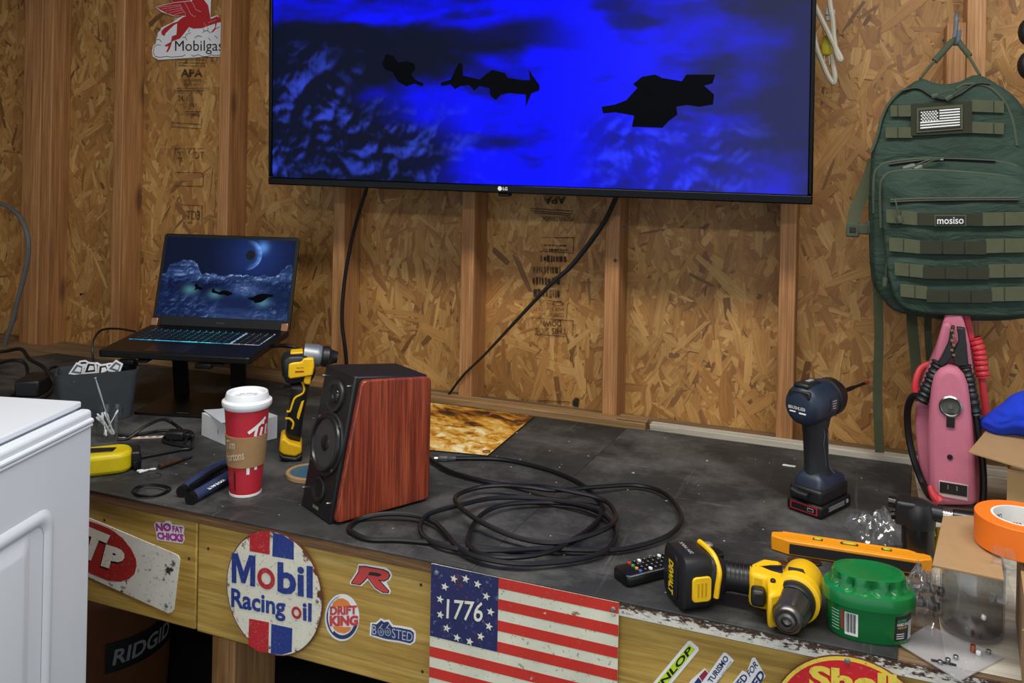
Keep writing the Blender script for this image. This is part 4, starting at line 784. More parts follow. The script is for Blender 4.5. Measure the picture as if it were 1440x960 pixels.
# bits lying about on the left
swab('cotton_swab', 'loose white cotton swab lying beside the tape measure', P(193, 662, .923), P(219, 659, .923)); swab('cotton_swab', 'broken cotton swab lying nearest the yellow tape measure', P(196, 664, .923), P(208, 660.5, .923))
for q in (([(207, 667), (218, 664.5), (226, 666), (227, 668)]), ([(209, 671), (219, 671.5), (227, 669), (226, 667.5)])):
    c = P(217, 668); tag(MB().tube([P(x, y, .9212)-c for x, y in q], .0007, 6).build('wire_staple', STEEL, loc=c), 'bent steel wire lying nearer the loose swabs' if q[0][0] == 207 else 'bent steel wire lying nearer the front bench edge', 'wire', 'bent wires')
rd, fr = bench_thing('threaded_rod', 'rusty short rod with a steel tip behind the pliers', 'rod', 247, 649, 0)
a, b = fr.w(P(224, 656, .926)), fr.w(P(270, 640, .926)); MB().tube([a, a.lerp(b, .62)], .0052, 10).build('rusty_end', mat('rusty_steel', '4a3226', .7, .3, var=.4, scale=120), rd); MB().tube([a.lerp(b, .6), a.lerp(b, .8), b], lambda t: .0048-.001*t, 10).build('steel_end', STEEL, rd)
def on_z(pts, z=.9245): return [P(x, y, z if len(q_) < 3 else q_[2]) for q_ in pts for x, y in [q_[:2]]]
cable('cord_ring', 'thin black cord coiled in a flat ring by the front edge', on_z([(186, 690), (196, 683), (214, 681), (232, 683), (240, 687), (232, 693), (214, 697), (196, 696)], .9225), .002, closed=True)
cable('cord_ring', 'second thin black cord ring lying in the flat coil by the front edge', on_z([(190, 691), (200, 684.5), (216, 682.5), (230, 685), (235, 689), (226, 694), (210, 697), (194, 695)], .9258), .0016, closed=True)
for i, (pts, r) in enumerate((([(165, 618, .922), (180, 616), (200, 602, .94), (220, 592, .955), (232, 590, .96), (246, 597, .95), (258, 606, .93), (267, 612), (271, 618), (269, 626), (262, 627), (235, 622), (230, 616), (245, 610), (266, 612, .928), (272, 612, .928)], .0035), ([(232, 590, .962), (240, 592, .962), (252, 603, .94), (262, 615, .93), (255, 624), (240, 620), (250, 611, .928), (267, 607), (271, 610), (272, 620), (268, 630), (255, 632), (225, 638), (198, 643)], .003), ([(160, 611), (190, 611), (228, 605), (262, 605), (269, 609), (271, 616)], .0028))):
    cable('tangled_cable', ['black cable arching up in the tangle beside the white box', 'thin black lead trailing from the tangle to the tape measure', 'thin flat black lead behind the cable tangle'][i], on_z(pts), r, per=5, group='cable tangle by the white box')
ls_, fr = bench_thing('led_strip', 'short pale strip of tiny lights lying under the cable tangle', 'light strip', 198, 616, 0)
a, b = fr.w(P(166, 616.5, .9215)), fr.w(P(230, 614, .9215)); MB().ribbon([a, b], (0, 1, 0), .011, .0015).build('tape', mat('strip_cream', 'c7b7a2', .6), ls_)
for i in range(12): c = a.lerp(b, (i+.5)/12); MB().box((c.x, c.y, c.z+.0012), (.005, .005, .0014)).build('diode', PRW if i % 2 else mat('strip_pink', 'b98f86', .5), ls_)
pg, fr = bench_thing('cable_plug', 'chunky black plug in the cable tangle beside the white box', 'plug', 248, 618, .3); MB().box((0, 0, .011), (.042, .028, .02)).build('body', BLK, pg, bev=.004); MB().box((.026, 0, .011), (.014, .018, .012)).build('collar', RUB, pg, bev=.002)
# pliers
BLH = mat('plier_blue', '2b3a5c', .45); plr, fr = bench_thing('pliers', 'pliers with blue and black handles lying in front of the cup', 'pliers', 292, 680, 0)
def hw(x, y, z): return fr.w(P(x, y, z))
h1 = MB().tube([hw(258, 689, .931), hw(275, 676, .934), hw(295, 663, .935), hw(315, 652, .935), hw(330, 645, .935)], lambda t: .0105-.002*sm(.5, 1, t), 12, 6).build('handle', BLH, plr); h2 = MB().tube([hw(271, 699, .931), hw(290, 688, .933), hw(312, 675, .934), hw(330, 664, .935)], lambda t: .0105-.001*sm(.5, 1, t), 12, 6).build('handle', BLH, plr)
MB().tube([hw(255, 691.5, .931), hw(262, 686, .931)], .0108, 12).build('handle_end', RUB, plr); MB().tube([hw(267, 701.5, .931), hw(274, 697, .931)], .0108, 12).build('handle_end', RUB, plr)
MB().tube([hw(268, 683, .941), hw(290, 668, .943), hw(312, 655, .943)], .0035, 8, 4).build('grip_inlay', RUB, plr)
MB().tube([hw(325, 656, .935), hw(345, 646, .934), hw(365, 637, .932)], lambda t: .013-.007*t, 10).build('jaws', DSTEEL, plr)
a_, b_2 = hw(289, 689, .9452), hw(318, 672, .9462); up_ = V((-.35, .55, .0))
def kt(x, z):
    d = (b_2-a_).normalized(); nn = V((-d.y, d.x, 0)); c = (a_+b_2)/2; return c+d*(-x)+nn*(-z)*1.0+V((0, 0, -abs(z)*.25-.0))
text('lettering', 'KOBALT', plr, PRW, .05, .008, kt, bold=.04)
# white box
wb, fr = bench_thing('white_box', 'white cardboard product box behind the coffee cup', 'box', 330, 632, 0)
w0, w1, w2 = P(283, 612), P(330, 632), P(395, 618); e1 = (w1-w0); e2 = (w2-w1); e2 = (e2-e1*(e2.dot(e1)/e1.dot(e1))); wb.rotation_euler.z = math.atan2(e1.y, e1.x); wl, wd = e1.length, e2.length; wb.location = w1
WBX = mat('box_white', 'd6dade', .5, var=.03)
hz = .052
MB().box((-wl/2, wd/2, hz/2), (wl, wd, hz)).build('carton', WBX, wb, bev=.0012); MB().slab([(-wl-.008, .01), (-wl*.25, -.012), (.012, wd*.6), (-wl*.6, wd*.9)], hz+.002, hz+.0032, M.Rotation(.02, 4, 'X')).build('leaflet', mat('leaflet', 'c2cad2', .45), wb)
MB().prism([(-wl*.49+x*.7, hz*.48+z*.7) for x, z in ((-.002, .009), (.003, .002), (.0005, .002), (.002, -.009), (-.003, -.001), (0, -.001))], -.0006, 0).build('bolt_mark', PRK, wb, smooth=0)
# wooden ring with blue insert
wr, fr = bench_thing('wooden_coaster', 'round wooden coaster with a blue centre half hidden by the speaker', 'coaster', 436, 668)
MB().lathe([(.046, 0), (.048, .001), (.048, .008), (.046, .009), (.040, .009), (.039, .006), (.0001, .006)], 48).build('wooden_rim', mat('pale_wood', 'b59468', .55), wr); MB().lathe([(.039, .0065), (.0388, .0075), (.0001, .0075)], 40).build('blue_centre', mat('teal_blue', '3d6a80', .5), wr)
# fiery art mat
pc = [P(575, 563), P(753, 586.5), P(686, 642), P(590, 633)]; pcx = sum(pc, V())/4
ps = thing('art_mat', 'printed mat with a fiery golden picture behind the speaker', 'mat', (pcx.x, pcx.y, ZB))
def pos(u, v, z): return (pc[0].lerp(pc[1], u)).lerp(pc[3].lerp(pc[2], u), v)-V((pcx.x, pcx.y, ZB))+V((0, 0, z))
MB().loft([[pos(u, v, z) for u, v in ((0, 0), (.985, 0), (1, .03), (1, .97), (.985, 1), (0, 1))] for z in (.0002, .0022)]).build('sheet', DBLK, ps, bev=.0005)
def fire(u, v):
    w1 = fbm(u*3, v*4, 2); a = fbm(u*4+w1*1.3-v*2, v*9+w1*2-u*2, 3)*.7; b = fbm(u*14+w1*3, v*22, 6)*.5
    k = .72+.62*a+.26*b; dk = math.exp(-((v-.12+.25*(u-.55))/.14)**2)*.75+math.exp(-(((u-.52)/.16)**2+((v-.40)/.07)**2))*.8+math.exp(-(((u-.5)/.12)**2+((v-.62)/.05)**2))*.5; k -= dk*.55
    k -= .4*sm(.85, 1.05, u+.2*w1)*(1-v)
    for p0, c0, p1, c1 in ((-9, '1b130b', .12, '1b130b'), (.12, '1b130b', .3, '5b3313'), (.3, '5b3313', .48, 'b0711f'), (.48, 'b0711f', .66, 'dda640'), (.66, 'dda640', .9, 'f2dc98'), (.9, 'f2dc98', 99, 'f6ecc4')):
        if k < p1 or p1 == 99:
            t = max(0, min(1, (k-p0)/(p1-p0))) if p0 > -9 and p1 < 99 else 1; x, y = lin(c0), lin(c1); return tuple(x[i]+(y[i]-x[i])*t for i in range(3))
grid_color('printed_face', 130, 110, lambda u, v: pos(.004+u*.988, .006+v*.988, .0027), fire, attr_mat('art_print', 0, .45), ps)
MB().tube([pos(.93+.045*math.cos(t), .93+.022*math.sin(t), .0036) for t in [i*math.pi/8 for i in range(16)]], .0012, 6, 0, True).build('key_ring_mark', mat('dull_bronze', '6d5a3a', .4, .6), ps)
# ------------------------------------------------------------------ long coiled cable
kc = cr(560, 540, 3.4286)
path = [(250, 358), (330, 357), (480, 360), (620, 385), (760, 425), (880, 480), (960, 550), (986, 605), (945, 680), (850, 745), (740, 795), (600, 806), (450, 790), (300, 776), (150, 762), (0, 750), (-140, 747), (-222, 715), (-236, 690), (-185, 650), (-60, 625), (80, 632), (170, 665), (230, 720), (290, 790), (400, 838), (560, 864), (720, 862), (900, 838), (1010, 795), (1050, 725), (1015, 650), (930, 602), (800, 574), (600, 572), (470, 592), (385, 645), (340, 730), (350, 795), (450, 830), (600, 832), (740, 803), (870, 735), (955, 665), (975, 620), (930, 592), (800, 566), (620, 548), (450, 550), (300, 582), (150, 625), (106, 685), (135, 745), (260, 790), (450, 802), (700, 792), (900, 800), (1100, 792), (1300, 730), (1366, 640), (1290, 530), (1150, 488), (950, 496), (760, 512), (640, 498), (520, 488), (400, 496), (300, 526), (275, 562), (330, 620), (450, 690), (600, 746), (760, 765), (900, 735), (1012, 690), (1050, 640), (1020, 580), (955, 545), (850, 520), (700, 494), (560, 488), (430, 470), (250, 420), (145, 355), (70, 300)]
N = len(path); pts = []
for i, p in enumerate(path):
    x, y = kc([p])[0]; lay = .0052+.0095*(0 if i < 20 else .8 if i < 37 else 1.5 if i < 52 else .7 if i < 62 else 1.9 if i < 80 else .4)*(.75+.25*math.sin(i*1.3)); pts.append(P(x, y, ZB+max(.0052, lay)))
cc_ = P(730, 720); lc = thing('coiled_cable', 'long black cable coiled on the bench in front of the speaker', 'cable', cc_)
MB().tube([p-cc_ for p in pts], .0043, 8, 5).build('cord', RUB, lc)
a, b = pts[0]-cc_, pts[1]-cc_; d = (a-b).normalized(); MB().tube([a+d*-.012, a+d*.004, a+d*.006, a+d*.022, a+d*.026], lambda t: (.0055, .007, .0085, .0085, .007)[round(t*4)], 10).build('plug_shell', mat('plug_grey', '3d3f42', .5), lc); MB().tube([a+d*.026, a+d*.034], .0055, 10).build('plug_tip', STEEL, lc)
# ------------------------------------------------------------------ television remote
rm = [P(864, 797, .932), P(883, 820, .932), P(960, 800, .932), P(940, 778, .932)]; ex = (rm[2]-rm[1]).normalized(); rmt = thing('remote_control', 'black television remote with coloured buttons beside the yellow drill', 'remote', (rm[0]+rm[1])/2-V((0, 0, .012)), math.atan2(ex.y, ex.x)-math.pi/2)
MB().loft([[V((x*k, y, z)) for x, z in rrect(.044, .018, .006, 3, 0, .0095)] for y, k in ((-.001, .8), (.004, 1), (.15, .97), (.19, .9))]).build('body', mat('remote_black', '111112', .3), rmt, smooth=50)
rg = random.Random(2)
cb = {(1, 0): 'c2302e', (1, 1): '2f9b58', (1, 2): 'd98b3a', (1, 3): '3565b5'}
for r in range(13):
    for k in range(4):
        x, y = -.0145+k*.0097, .016+r*.0098
        colr = cb.get((r, k)); wht = (r in (3, 7) and k in (0, 3)) 
        if r == 0: continue
        MB().slab([(x+a*(1.25 if wht else 1), y+b) for a, b in ellipse(0, 0, .0031, .0026, 10)], .0184, .0205).build('button', mat('btn_'+colr, colr, .4) if colr else (PRW if wht else BLK), rmt)
        if not colr and not wht: MB().box((x, y, .0206), (.0026, .0014, .0002)).build('button_mark', mat('dim_white', '9a9da0', .5), rmt)
# ------------------------------------------------------------------ yellow drill lying down
zc = ZB+.036
A_, B_ = P(962, 806, zc), P(1118, 826, zc); d_ = B_-A_; dr = thing('cordless_drill', 'yellow and black cordless drill lying on its side at the front edge', 'power tool', V(((A_.x+B_.x)/2, (A_.y+B_.y)/2, ZB)), math.atan2(d_.y, d_.x)); fr = Fr(dr)
hx = lambda p, z=zc: fr.h(*p, z)
DBL = mat('drill_black', '16171a', .45, bump=.12)
bq = fr.w(P(968, 806, ZB+.042)); BX = M.Translation((bq.x, bq.y, 0)) @ M.Rotation(math.radians(28), 4, 'Z')
MB().loft([[V((x, y, .041+z)) for y, z in rrect(.074*k, .078*k, .016, 4)] for x, k in ((-.024, .90), (-.021, 1), (.016, 1), (.022, .93))], BX).build('battery', DBL, dr, smooth=50)
BTX = mat('badge_yellow', 'e8c61a', .4)
MB().loft([[V((x, y, .041+z)) for y, z in rrect(.034*k, .066*k, .014, 4)] for x, k in ((-.022, 1), (-.0258, 1), (-.0264, .95))], BX).build('end_panel', BLK, dr, smooth=50)
text('lettering', 'DEWALT', dr, BTX, .048, .016, lambda x, z: BX @ V((-.0272, .002-z, .039-x)), bold=.05)
MB().prism(rrect(.030, .036, .006, 3, .003, .036), -.0395, -.034, BX).build('latch_button', YEL, dr, bev=.0015)
for q in (-.003, .003, .009): MB().prism([(q-.0008, .026), (q+.0008, .026), (q+.0008, .046), (q-.0008, .046)], -.041, -.038, BX).build('latch_rib', mat('latch_shade', 'b8940f', .5), dr)
text('top_lettering', '20V MAX', dr, mat('dim_white', '9a9da0', .5), .040, .006, lambda x, z: BX @ V((-.004-z, x, .0806)), bold=.01)
g00 = fr.w(P(1003, 806, zc+.004)); rings = []
for t, ky, kz, kk in ((0, .036, .037, 0), (.35, .036, .037, 0), (.6, .032, .034, .3), (.85, .026, .027, .75), (1, .023, .023, 1)):
    c = (BX @ V((.018, 0, .041))).lerp(g00+V((.010, 0, 0)), t); rings.append([c+(BX.to_3x3() @ V((0, ky*math.copysign(abs(math.cos(q*math.pi/10))**.7, math.cos(q*math.pi/10)), kz*math.copysign(abs(math.sin(q*math.pi/10))**.7, math.sin(q*math.pi/10))))) for q in range(20)])
MB().loft(rings).build('foot', DBL, dr, smooth=60)
MB().tube([BX @ V(p) for p in ((.026, .018, .0790), (.027, -.004, .0795), (.030, -.022, .074), (.031, -.036, .058), (.028, -.038, .040), (.026, -.0375, .022))], .0042, 8, 6).build('foot_accent', YEL, dr)
MB().ell(BX @ V((.034, .008, .078)), (.009, .007, .004)).build('foot_bolt', mat('foot_grey', '7d7f7e', .4, .5), dr)
g0, g1 = fr.w(P(1003, 806, zc+.004)), fr.w(P(1100, 822, zc+.004)); rings = []
for t, a, b in ((0, .026, .028), (.12, .022, .022), (.3, .021, .020), (.6, .022, .021), (.85, .025, .024), (1, .028, .026)):
    c = g0.lerp(g1, t); rings.append([c+V((0, a*math.cos(q*math.pi/8), b*math.sin(q*math.pi/8))) for q in range(16)])
MB().loft(rings).build('grip', RUB, dr, smooth=60)
for i in range(9):
    t = .2+i*.06; c = g0.lerp(g1, t); MB().tube([c+V((0, -.0216*math.cos(a), .0206*math.sin(a)+.0006)) for a in [.3+j*.25 for j in range(8)]], .0011, 6).build('grip_rib', DBL, dr)
tr0 = fr.h(1066, 836, zc); MB().box((tr0[0], tr0[1]-.004, .036), (.020, .022, .024)).build('trigger', BLK, dr, bev=.005)
hb, hc = fr.w(P(1130, 812, zc)), fr.w(P(1107, 872, zc)); ax = hc-hb; L = ax.length; HM = M.Translation(hb) @ ax.to_track_quat('Z', 'Y').to_matrix().to_4x4()
MB().lathe([(.014, -.010), (.024, -.006), (.028, 0), (.029, L*.20), (.030, L*.40), (.034, L*.42), (.034, L*.54), (.030, L*.56)], 32, HM).build('motor_housing', YEL, dr, smooth=40)
MB().lathe([(.0285, L*.55), (.0290, L*.57), (.0285, L*.66), (.0265, L*.68)], 32, HM).build('torque_collar', DBL, dr, smooth=40)
rings = []
for z, r in ((L*.66, .0245), (L*.70, .0260), (L*.80, .0255), (L*.90, .0235), (L*.95, .020)):
    rings.append([HM @ V(((r-(.0026 if k % 4 < 2 and .66 < z/L < .92 else 0))*math.cos(k*math.pi/16), (r-(.0026 if k % 4 < 2 and .66 < z/L < .92 else 0))*math.sin(k*math.pi/16), z)) for k in range(32)])
MB().loft(rings).build('chuck_sleeve', mat('worn_chuck', '4a4743', .4, .6, var=.35), dr, smooth=25)
MB().lathe([(.020, L*.94), (.0195, L*.98), (.0165, L*1.02), (.0155, L*1.025), (.0150, L*1.005), (.0125, L*1.005), (.0115, L*1.045), (.0085, L*1.06), (.0070, L*1.06), (.0060, L*1.0), (.0001, L*.98)], 28, HM).build('chuck_nose', mat('chuck_steel', '6f6d6a', .35, .9, var=.2), dr, smooth=30)
q0 = fr.h(1082, 822, zc+.01); MB().slab(fr.hh([(1052, 818), (1072, 808), (1098, 812), (1108, 835), (1098, 858), (1080, 862), (1078, 836), (1054, 830)], zc), .012, .062).build('trigger_housing', YEL, dr, bev=.006)
MB().slab(fr.hh([(1108, 801), (1130, 805), (1134, 814), (1110, 810)], .98), .060, .0660).build('vent_panel', mat('vent_grey', '2c2d2f', .5), dr, bev=.002)
MB().ell(fr.w(P(1087, 816, .984)), (.004, .004, .003)).build('direction_button', DBLK, dr)
# ------------------------------------------------------------------ blue driver standing on its battery
bf0, bf1, bf2 = P(1106, 715), P(1155, 733), P(1197, 712); fw = (bf2-bf1).normalized(); bz = math.atan2(-fw.x, fw.y); lx0 = (bf1-bf0).length; ly0 = (bf2-bf1).length
bd = thing('impact_driver', 'dark blue impact driver standing on its battery with a long bit', 'power tool', (bf0+bf1)/2, bz); fr = Fr(bd)
BBL = mat('driver_blue', '1d2a3c', .42, bump=.1)
MB().box((0, ly0/2, .013), (.072, ly0, .022)).build('battery', DBLK, bd, bev=.005, seg=3); MB().box((0, ly0/2-.002, .037), (.066, ly0-.008, .028)).build('battery_neck', BLK, bd, bev=.006, seg=3)
BRD = mat('battery_red', 'a3202c', .45); MB().prism([(-.028, .006), (.028, .006), (.028, .021), (-.028, .021)], -.0006, .0, ).build('red_panel', BRD, bd); MB().prism([(-.025, .0085), (.025, .0085), (.025, .0185), (-.025, .0185)], -.0012, -.0002).build('gauge_panel', DBLK, bd); MB().prism([(.008, .0105), (.02, .0105), (.02, .0165), (.008, .0165)], -.0017, -.001).build('gauge_icon', mat('dim_white', '9a9da0', .5), bd); MB().prism([(.009, .0115), (.019, .0115), (.019, .0155), (.009, .0155)], -.0021, -.0015).build('gauge_window', DBLK, bd)
MB().box((.0364, ly0*.5, .014), (.0006, ly0*.62, .010)).build('side_label', mat('label_dark', '2a2a2c', .5), bd)
for k in range(3): MB().box((.0369, ly0*.48, .0115+k*.003), (.0004, ly0*.5, .001)).build('label_line', mat('dim_white', '9a9da0', .5), bd)
MB().lathe([(.004, 0), (.004, .0006), (.0001, .0007)], 14, M.Translation((.0366, ly0*.84, .015)) @ M.Rotation(math.pi/2, 4, 'Y')).build('label_emblem', mat('dim_white', '9a9da0', .5), bd)
MB().loft([[V((x*k, y0+y*k2, z)) for x, y in rrect(.062, .094, .012, 3)] for z, k, k2, y0 in ((.050, 1, 1, ly0/2), (.062, .97, .95, ly0/2), (.071, .72, .70, ly0/2-.006), (.076, .55, .50, ly0/2-.010))]).build('foot', BBL, bd, smooth=50)
MB().tube([(-.022, -.004, .043), (-.008, -.006, .040), (.012, -.006, .040)], .006, 10, 3).build('belt_clip_boss', BLK, bd)
rings = []
for z, a, b, y0 in ((.066, .026, .032, ly0/2-.008), (.080, .0215, .026, ly0/2-.012), (.12, .021, .025, ly0/2-.017), (.15, .0215, .027, ly0/2-.020), (.175, .025, .033, ly0/2-.018), (.19, .027, .036, ly0/2-.014)):
    rings.append([V((a*math.cos(q*math.pi/9), y0+b*math.sin(q*math.pi/9), z)) for q in range(18)])
MB().loft(rings).build('grip', mat('driver_grip', '1a1d22', .6, bump=.2), bd, smooth=60)
LNE = mat('grip_line', '4a525c', .5)
for sx in (.0218,): 
    MB().tube([(sx*.9, ly0/2-.030, .165), (sx, ly0/2-.024, .15), (sx*.98, ly0/2-.026, .13), (sx*.95, ly0/2-.018, .105), (sx*.92, ly0/2-.016, .085), (sx*.5, ly0/2-.032, .078)], .0008, 6, 5).build('grip_line', LNE, bd); MB().tube([(sx, ly0/2-.016, .165), (sx*1.02, ly0/2-.010, .145), (sx*1.0, ly0/2-.010, .12), (sx*1.0, ly0/2-.004, .085), (sx*1.4, ly0/2+.0, .074)], .0008, 6, 5).build('grip_line', LNE, bd)
hz_ = .2065; HMM = M.Translation((0, -.022, hz_)) @ M.Rotation(-math.pi/2, 4, 'X')
MB().lathe([(.020, -.003), (.026, -.001), (.032, .005), (.0360, .016), (.037, .035), (.037, .060), (.0355, .078), (.031, .090), (.029, .092)], 36, HMM, 1, 1.08).build('motor_housing', BBL, bd, smooth=40)
MB().lathe([(.0305, .090), (.0345, .092), (.034, .112), (.026, .130), (.016, .138), (.010, .140), (.0001, .140)], 36, HMM, 1, 1.05).build('gear_case', BLK, bd, smooth=40)
MB().box((0, .005, hz_+.036), (.030, .05, .010)).build('top_bar', BLK, bd, bev=.004); MB().box((0, .012, hz_+.0415), (.008, .018, .001)).build('top_label', mat('dim_white', '9a9da0', .5), bd)
cap = MB().loft([[V((x, y, hz_+z)) for x, z in rrect(.044, .017, .006, 3, 0, .020)] for y in (-.0245, -.006)]).build('rear_cap', BLK, bd, bev=.002)
text('lettering', 'BRUSHLESS', bd, PRW, .034, .0058, lambda x, z: V((-.003+x, -.0262, hz_-.004+z)), bold=.0)
MB().box((-.012, -.0252, hz_-.0115), (.012, .0006, .0022)).box((.008, -.0252, hz_-.0125), (.014, .0006, .0026)).build('lettering_bars', PRW, bd)
MB().prism([(-.012, -.010), (.012, -.010), (.012, .012), (-.008, .012)], -.001, .0, M.Translation((.0376, .034, hz_)) @ M.Rotation(math.pi/2, 4, 'Z')).build('side_plate', mat('label_dark', '2a2a2c', .5), bd)
for k in range(4): MB().box((.0388, .034, hz_+.008-k*.0045), (.0004, .016-k*.002, .0014)).build('label_line', mat('dim_white', '9a9da0', .5), bd)
MB().box((0, .036, .158), (.012, .016, .034)).build('trigger', mat('trigger_red', '7d1a22', .45), bd, bev=.004)
q0 = V((0, .116, hz_)); tip = fr.w(PL(1222, 527, V(bd.location)+fr.n*.21, fr.n)); tip.x *= .5; tip = V((tip.x, .225, hz_+.008))
MB().tube([q0, q0.lerp(tip, .5), q0.lerp(tip, .52), q0.lerp(tip, .86)], lambda t: (.0042, .0042, .003, .003)[round(t*3)], 10).build('bit_holder', DSTEEL, bd); MB().tube([q0.lerp(tip, .85), q0.lerp(tip, .93), tip], lambda t: (.0034, .0042, .0028)[round(t*2)], 10).build('bit_tip', mat('bit_red', '8a3a2a', .4, .4), bd)
# ------------------------------------------------------------------ orange level
a, b = P(1084, 768, .930), P(1312, 803, .930); ex = (b-a).normalized(); lv = thing('torpedo_level', 'orange torpedo level lying behind the green tub', 'level', V((a.x, a.y, ZB)), math.atan2(ex.y, ex.x)); LL = (b-a).length; HD = .034
OR_ = mat('level_orange', 'e8960f', .42, var=.05)
MB().slab([(0, .010), (.028, -.002), (LL-.022, -.002), (LL, .010), (LL, HD-.010), (LL-.025, HD), (.022, HD), (0, HD-.008)], .0006, .025).build('body', OR_, lv, bev=.002)
MB().box((LL*.525, -.0026, .0120), (LL*.81, .0016, .0160)).build('magnet_strip', mat('magnet_black', '1b1c1e', .55), lv)
MB().slab(rrect(LL*.86, .012, .003, 3, LL*.5, .008), .0248, .0260).build('lower_rib', OR_, lv, bev=.0006); MB().slab(rrect(LL*.86, .006, .002, 3, LL*.5, HD-.005), .0248, .0260).build('upper_rib', OR_, lv, bev=.0006)
vl = None
for t, sx_, sy_ in ((.30, .016, .012), (.5, .028, .010), (.73, .016, .012)):
    w = MB().slab(rrect(sx_, sy_, .004, 4, LL*t, .020), .0249, .0256).build('vial_window', mat('vial_dark', '3a2e12', .4), lv); MB().ell((LL*t, .020, .0258), (sx_*.4, .0032, .0028)).build('vial', mat('vial_yellow', 'b0b02a', .15), w)
# coins, crumbs
for i, (x, y, c) in enumerate(((1102, 793, '5a3a26'), (1116, 789, '6a4a30'), (1135, 791, '3f3a34'), (1147, 793, '4a3626'))):
    o = MB().lathe([(.0092, 0), (.0095, .0003), (.0095, .0013), (.0092, .0016), (.0082, .0013), (.0001, .0013)], 24).build('coin', mat('coin_'+c, c, .4, .7), loc=P(x, y)+V((0, 0, .0002+.0018*(i % 2)))); tag(o, ['brown copper coin at the left of the small row below the level', 'lighter copper coin, second in the row below the level', 'dull grey coin lying below the orange level', 'dark brown coin nearest the green tub'][i], 'coin', 'coins below the level')
cp = P(1110, 655); tag(MB().slab([(-.014, -.003), (-.004, -.0035), (.012, -.002), (.013, .002), (.002, .001), (-.012, .003)], 0, .002).build('paper_scrap', WHT, loc=cp), 'small white torn scrap lying behind the blue driver', 'scrap')
# ------------------------------------------------------------------ green oval tub
tb, fr = bench_thing('wax_tub', 'green oval plastic wax tub with scalloped lid', 'tub', 1220, 886); GRN = mat('tub_green', '0f6d36', .22, var=.05, coat=.3)
tbz = math.radians(8); tb.rotation_euler.z += tbz
def sup(rx, ry, z, n=72, dent=0, e=2.3):
    out = []
    for k in range(n):
        t = 2*math.pi*k/n; c, s_ = math.cos(t), math.sin(t); f = 1-dent*max(0, math.cos(t*12))**1.5
        out.append(V((rx*f*math.copysign(abs(c)**(2/e), c), ry*f*math.copysign(abs(s_)**(2/e), s_), z)))
    return out
RX, RY = .0565, .040
MB().loft([sup(RX*.93, RY*.93, 0), sup(RX*.97, RY*.97, .003), sup(RX, RY, .045), sup(RX*.985, RY*.985, .050)]).build('tub', GRN, tb, smooth=40)
MB().loft([sup(RX*1.03, RY*1.04, .046), sup(RX*1.09, RY*1.11, .047), sup(RX*1.09, RY*1.11, .060), sup(RX*1.06, RY*1.07, .064), sup(RX*.97, RY*.97, .066), sup(RX*.93, RY*.93, .0665, 72, .06), sup(RX*.90, RY*.90, .070, 72, .17), sup(RX*.88, RY*.88, .076, 72, .19), sup(RX*.86, RY*.86, .081, 72, .08), sup(RX*.83, RY*.83, .0845, 72), sup(RX*.78, RY*.78, .0855, 72), sup(RX*.5, RY*.5, .084, 72), sup(.001, .001, .084, 72)]).build('lid', GRN, tb, smooth=32)
def tubmap(x0, z0, rx=RX+.0006, ry=RY+.0006):
    def f(x, z):
        t = -math.pi/2+(x0+x)/.050; c, s_ = math.cos(t), math.sin(t); k = .965+.03*(z0+z)/.045
        return V((rx*k*math.copysign(abs(c)**(2/2.3), c), ry*k*math.copysign(abs(s_)**(2/2.3), s_), z0+z))
    return f
def wrapquad(name, x0, z0, w, h, mt, par, lift=0, n=5):
    f = tubmap(x0, z0, RX+.0005+lift, RY+.0005+lift); vs = [f(-w/2+w*i/n, s_*h/2) for s_ in (-1, 1) for i in range(n+1)]; return MB().add(vs, [(i, i+1, n+2+i, n+1+i) for i in range(n)]).build(name, mt, par, smooth=0)
wrapquad('barcode_panel', -.022, .023, .017, .031, PRW, tb)
for i in range(10): wrapquad('barcode_bar', -.0285+i*.0013+(.0004 if i % 3 else 0), .0245, .0005+.0004*(i % 2), .026, PRK, tb, .0006, 1)
wrapquad('red_stripe', -.034, .027, .0035, .026, mat('label_red2', 'a82230', .4), tb)
for i in range(7): wrapquad('fine_print', -.046, .036-i*.0042, .014, .0014, mat('pale_print', '9cc3a8', .5), tb, .0003, 2)
wrapquad('front_label', .043, .024, .036, .034, mat('label_navy', '14201f', .35), tb, 0, 8); wrapquad('label_car', .056, .020, .012, .026, mat('label_silver', 'b9bcc0', .3), tb, .0004, 3)
text('lettering', 'SUPER', tb, mat('label_green', '39a05c', .4), .016, .004, tubmap(.036, .035, RX+.0013, RY+.0013), bold=.02, shear=.2); text('lettering', 'HARD SHELL', tb, PRW, .024, .004, tubmap(.040, .030, RX+.0013, RY+.0013), bold=.02); text('lettering', 'PASTE WAX', tb, mat('label_gold', 'c59a4a', .4), .018, .003, tubmap(.038, .0255, RX+.0013, RY+.0013), bold=.02)
for i in range(3): wrapquad('fine_print', .034, .017-i*.003, .013, .001, PRW, tb, .0008, 2)
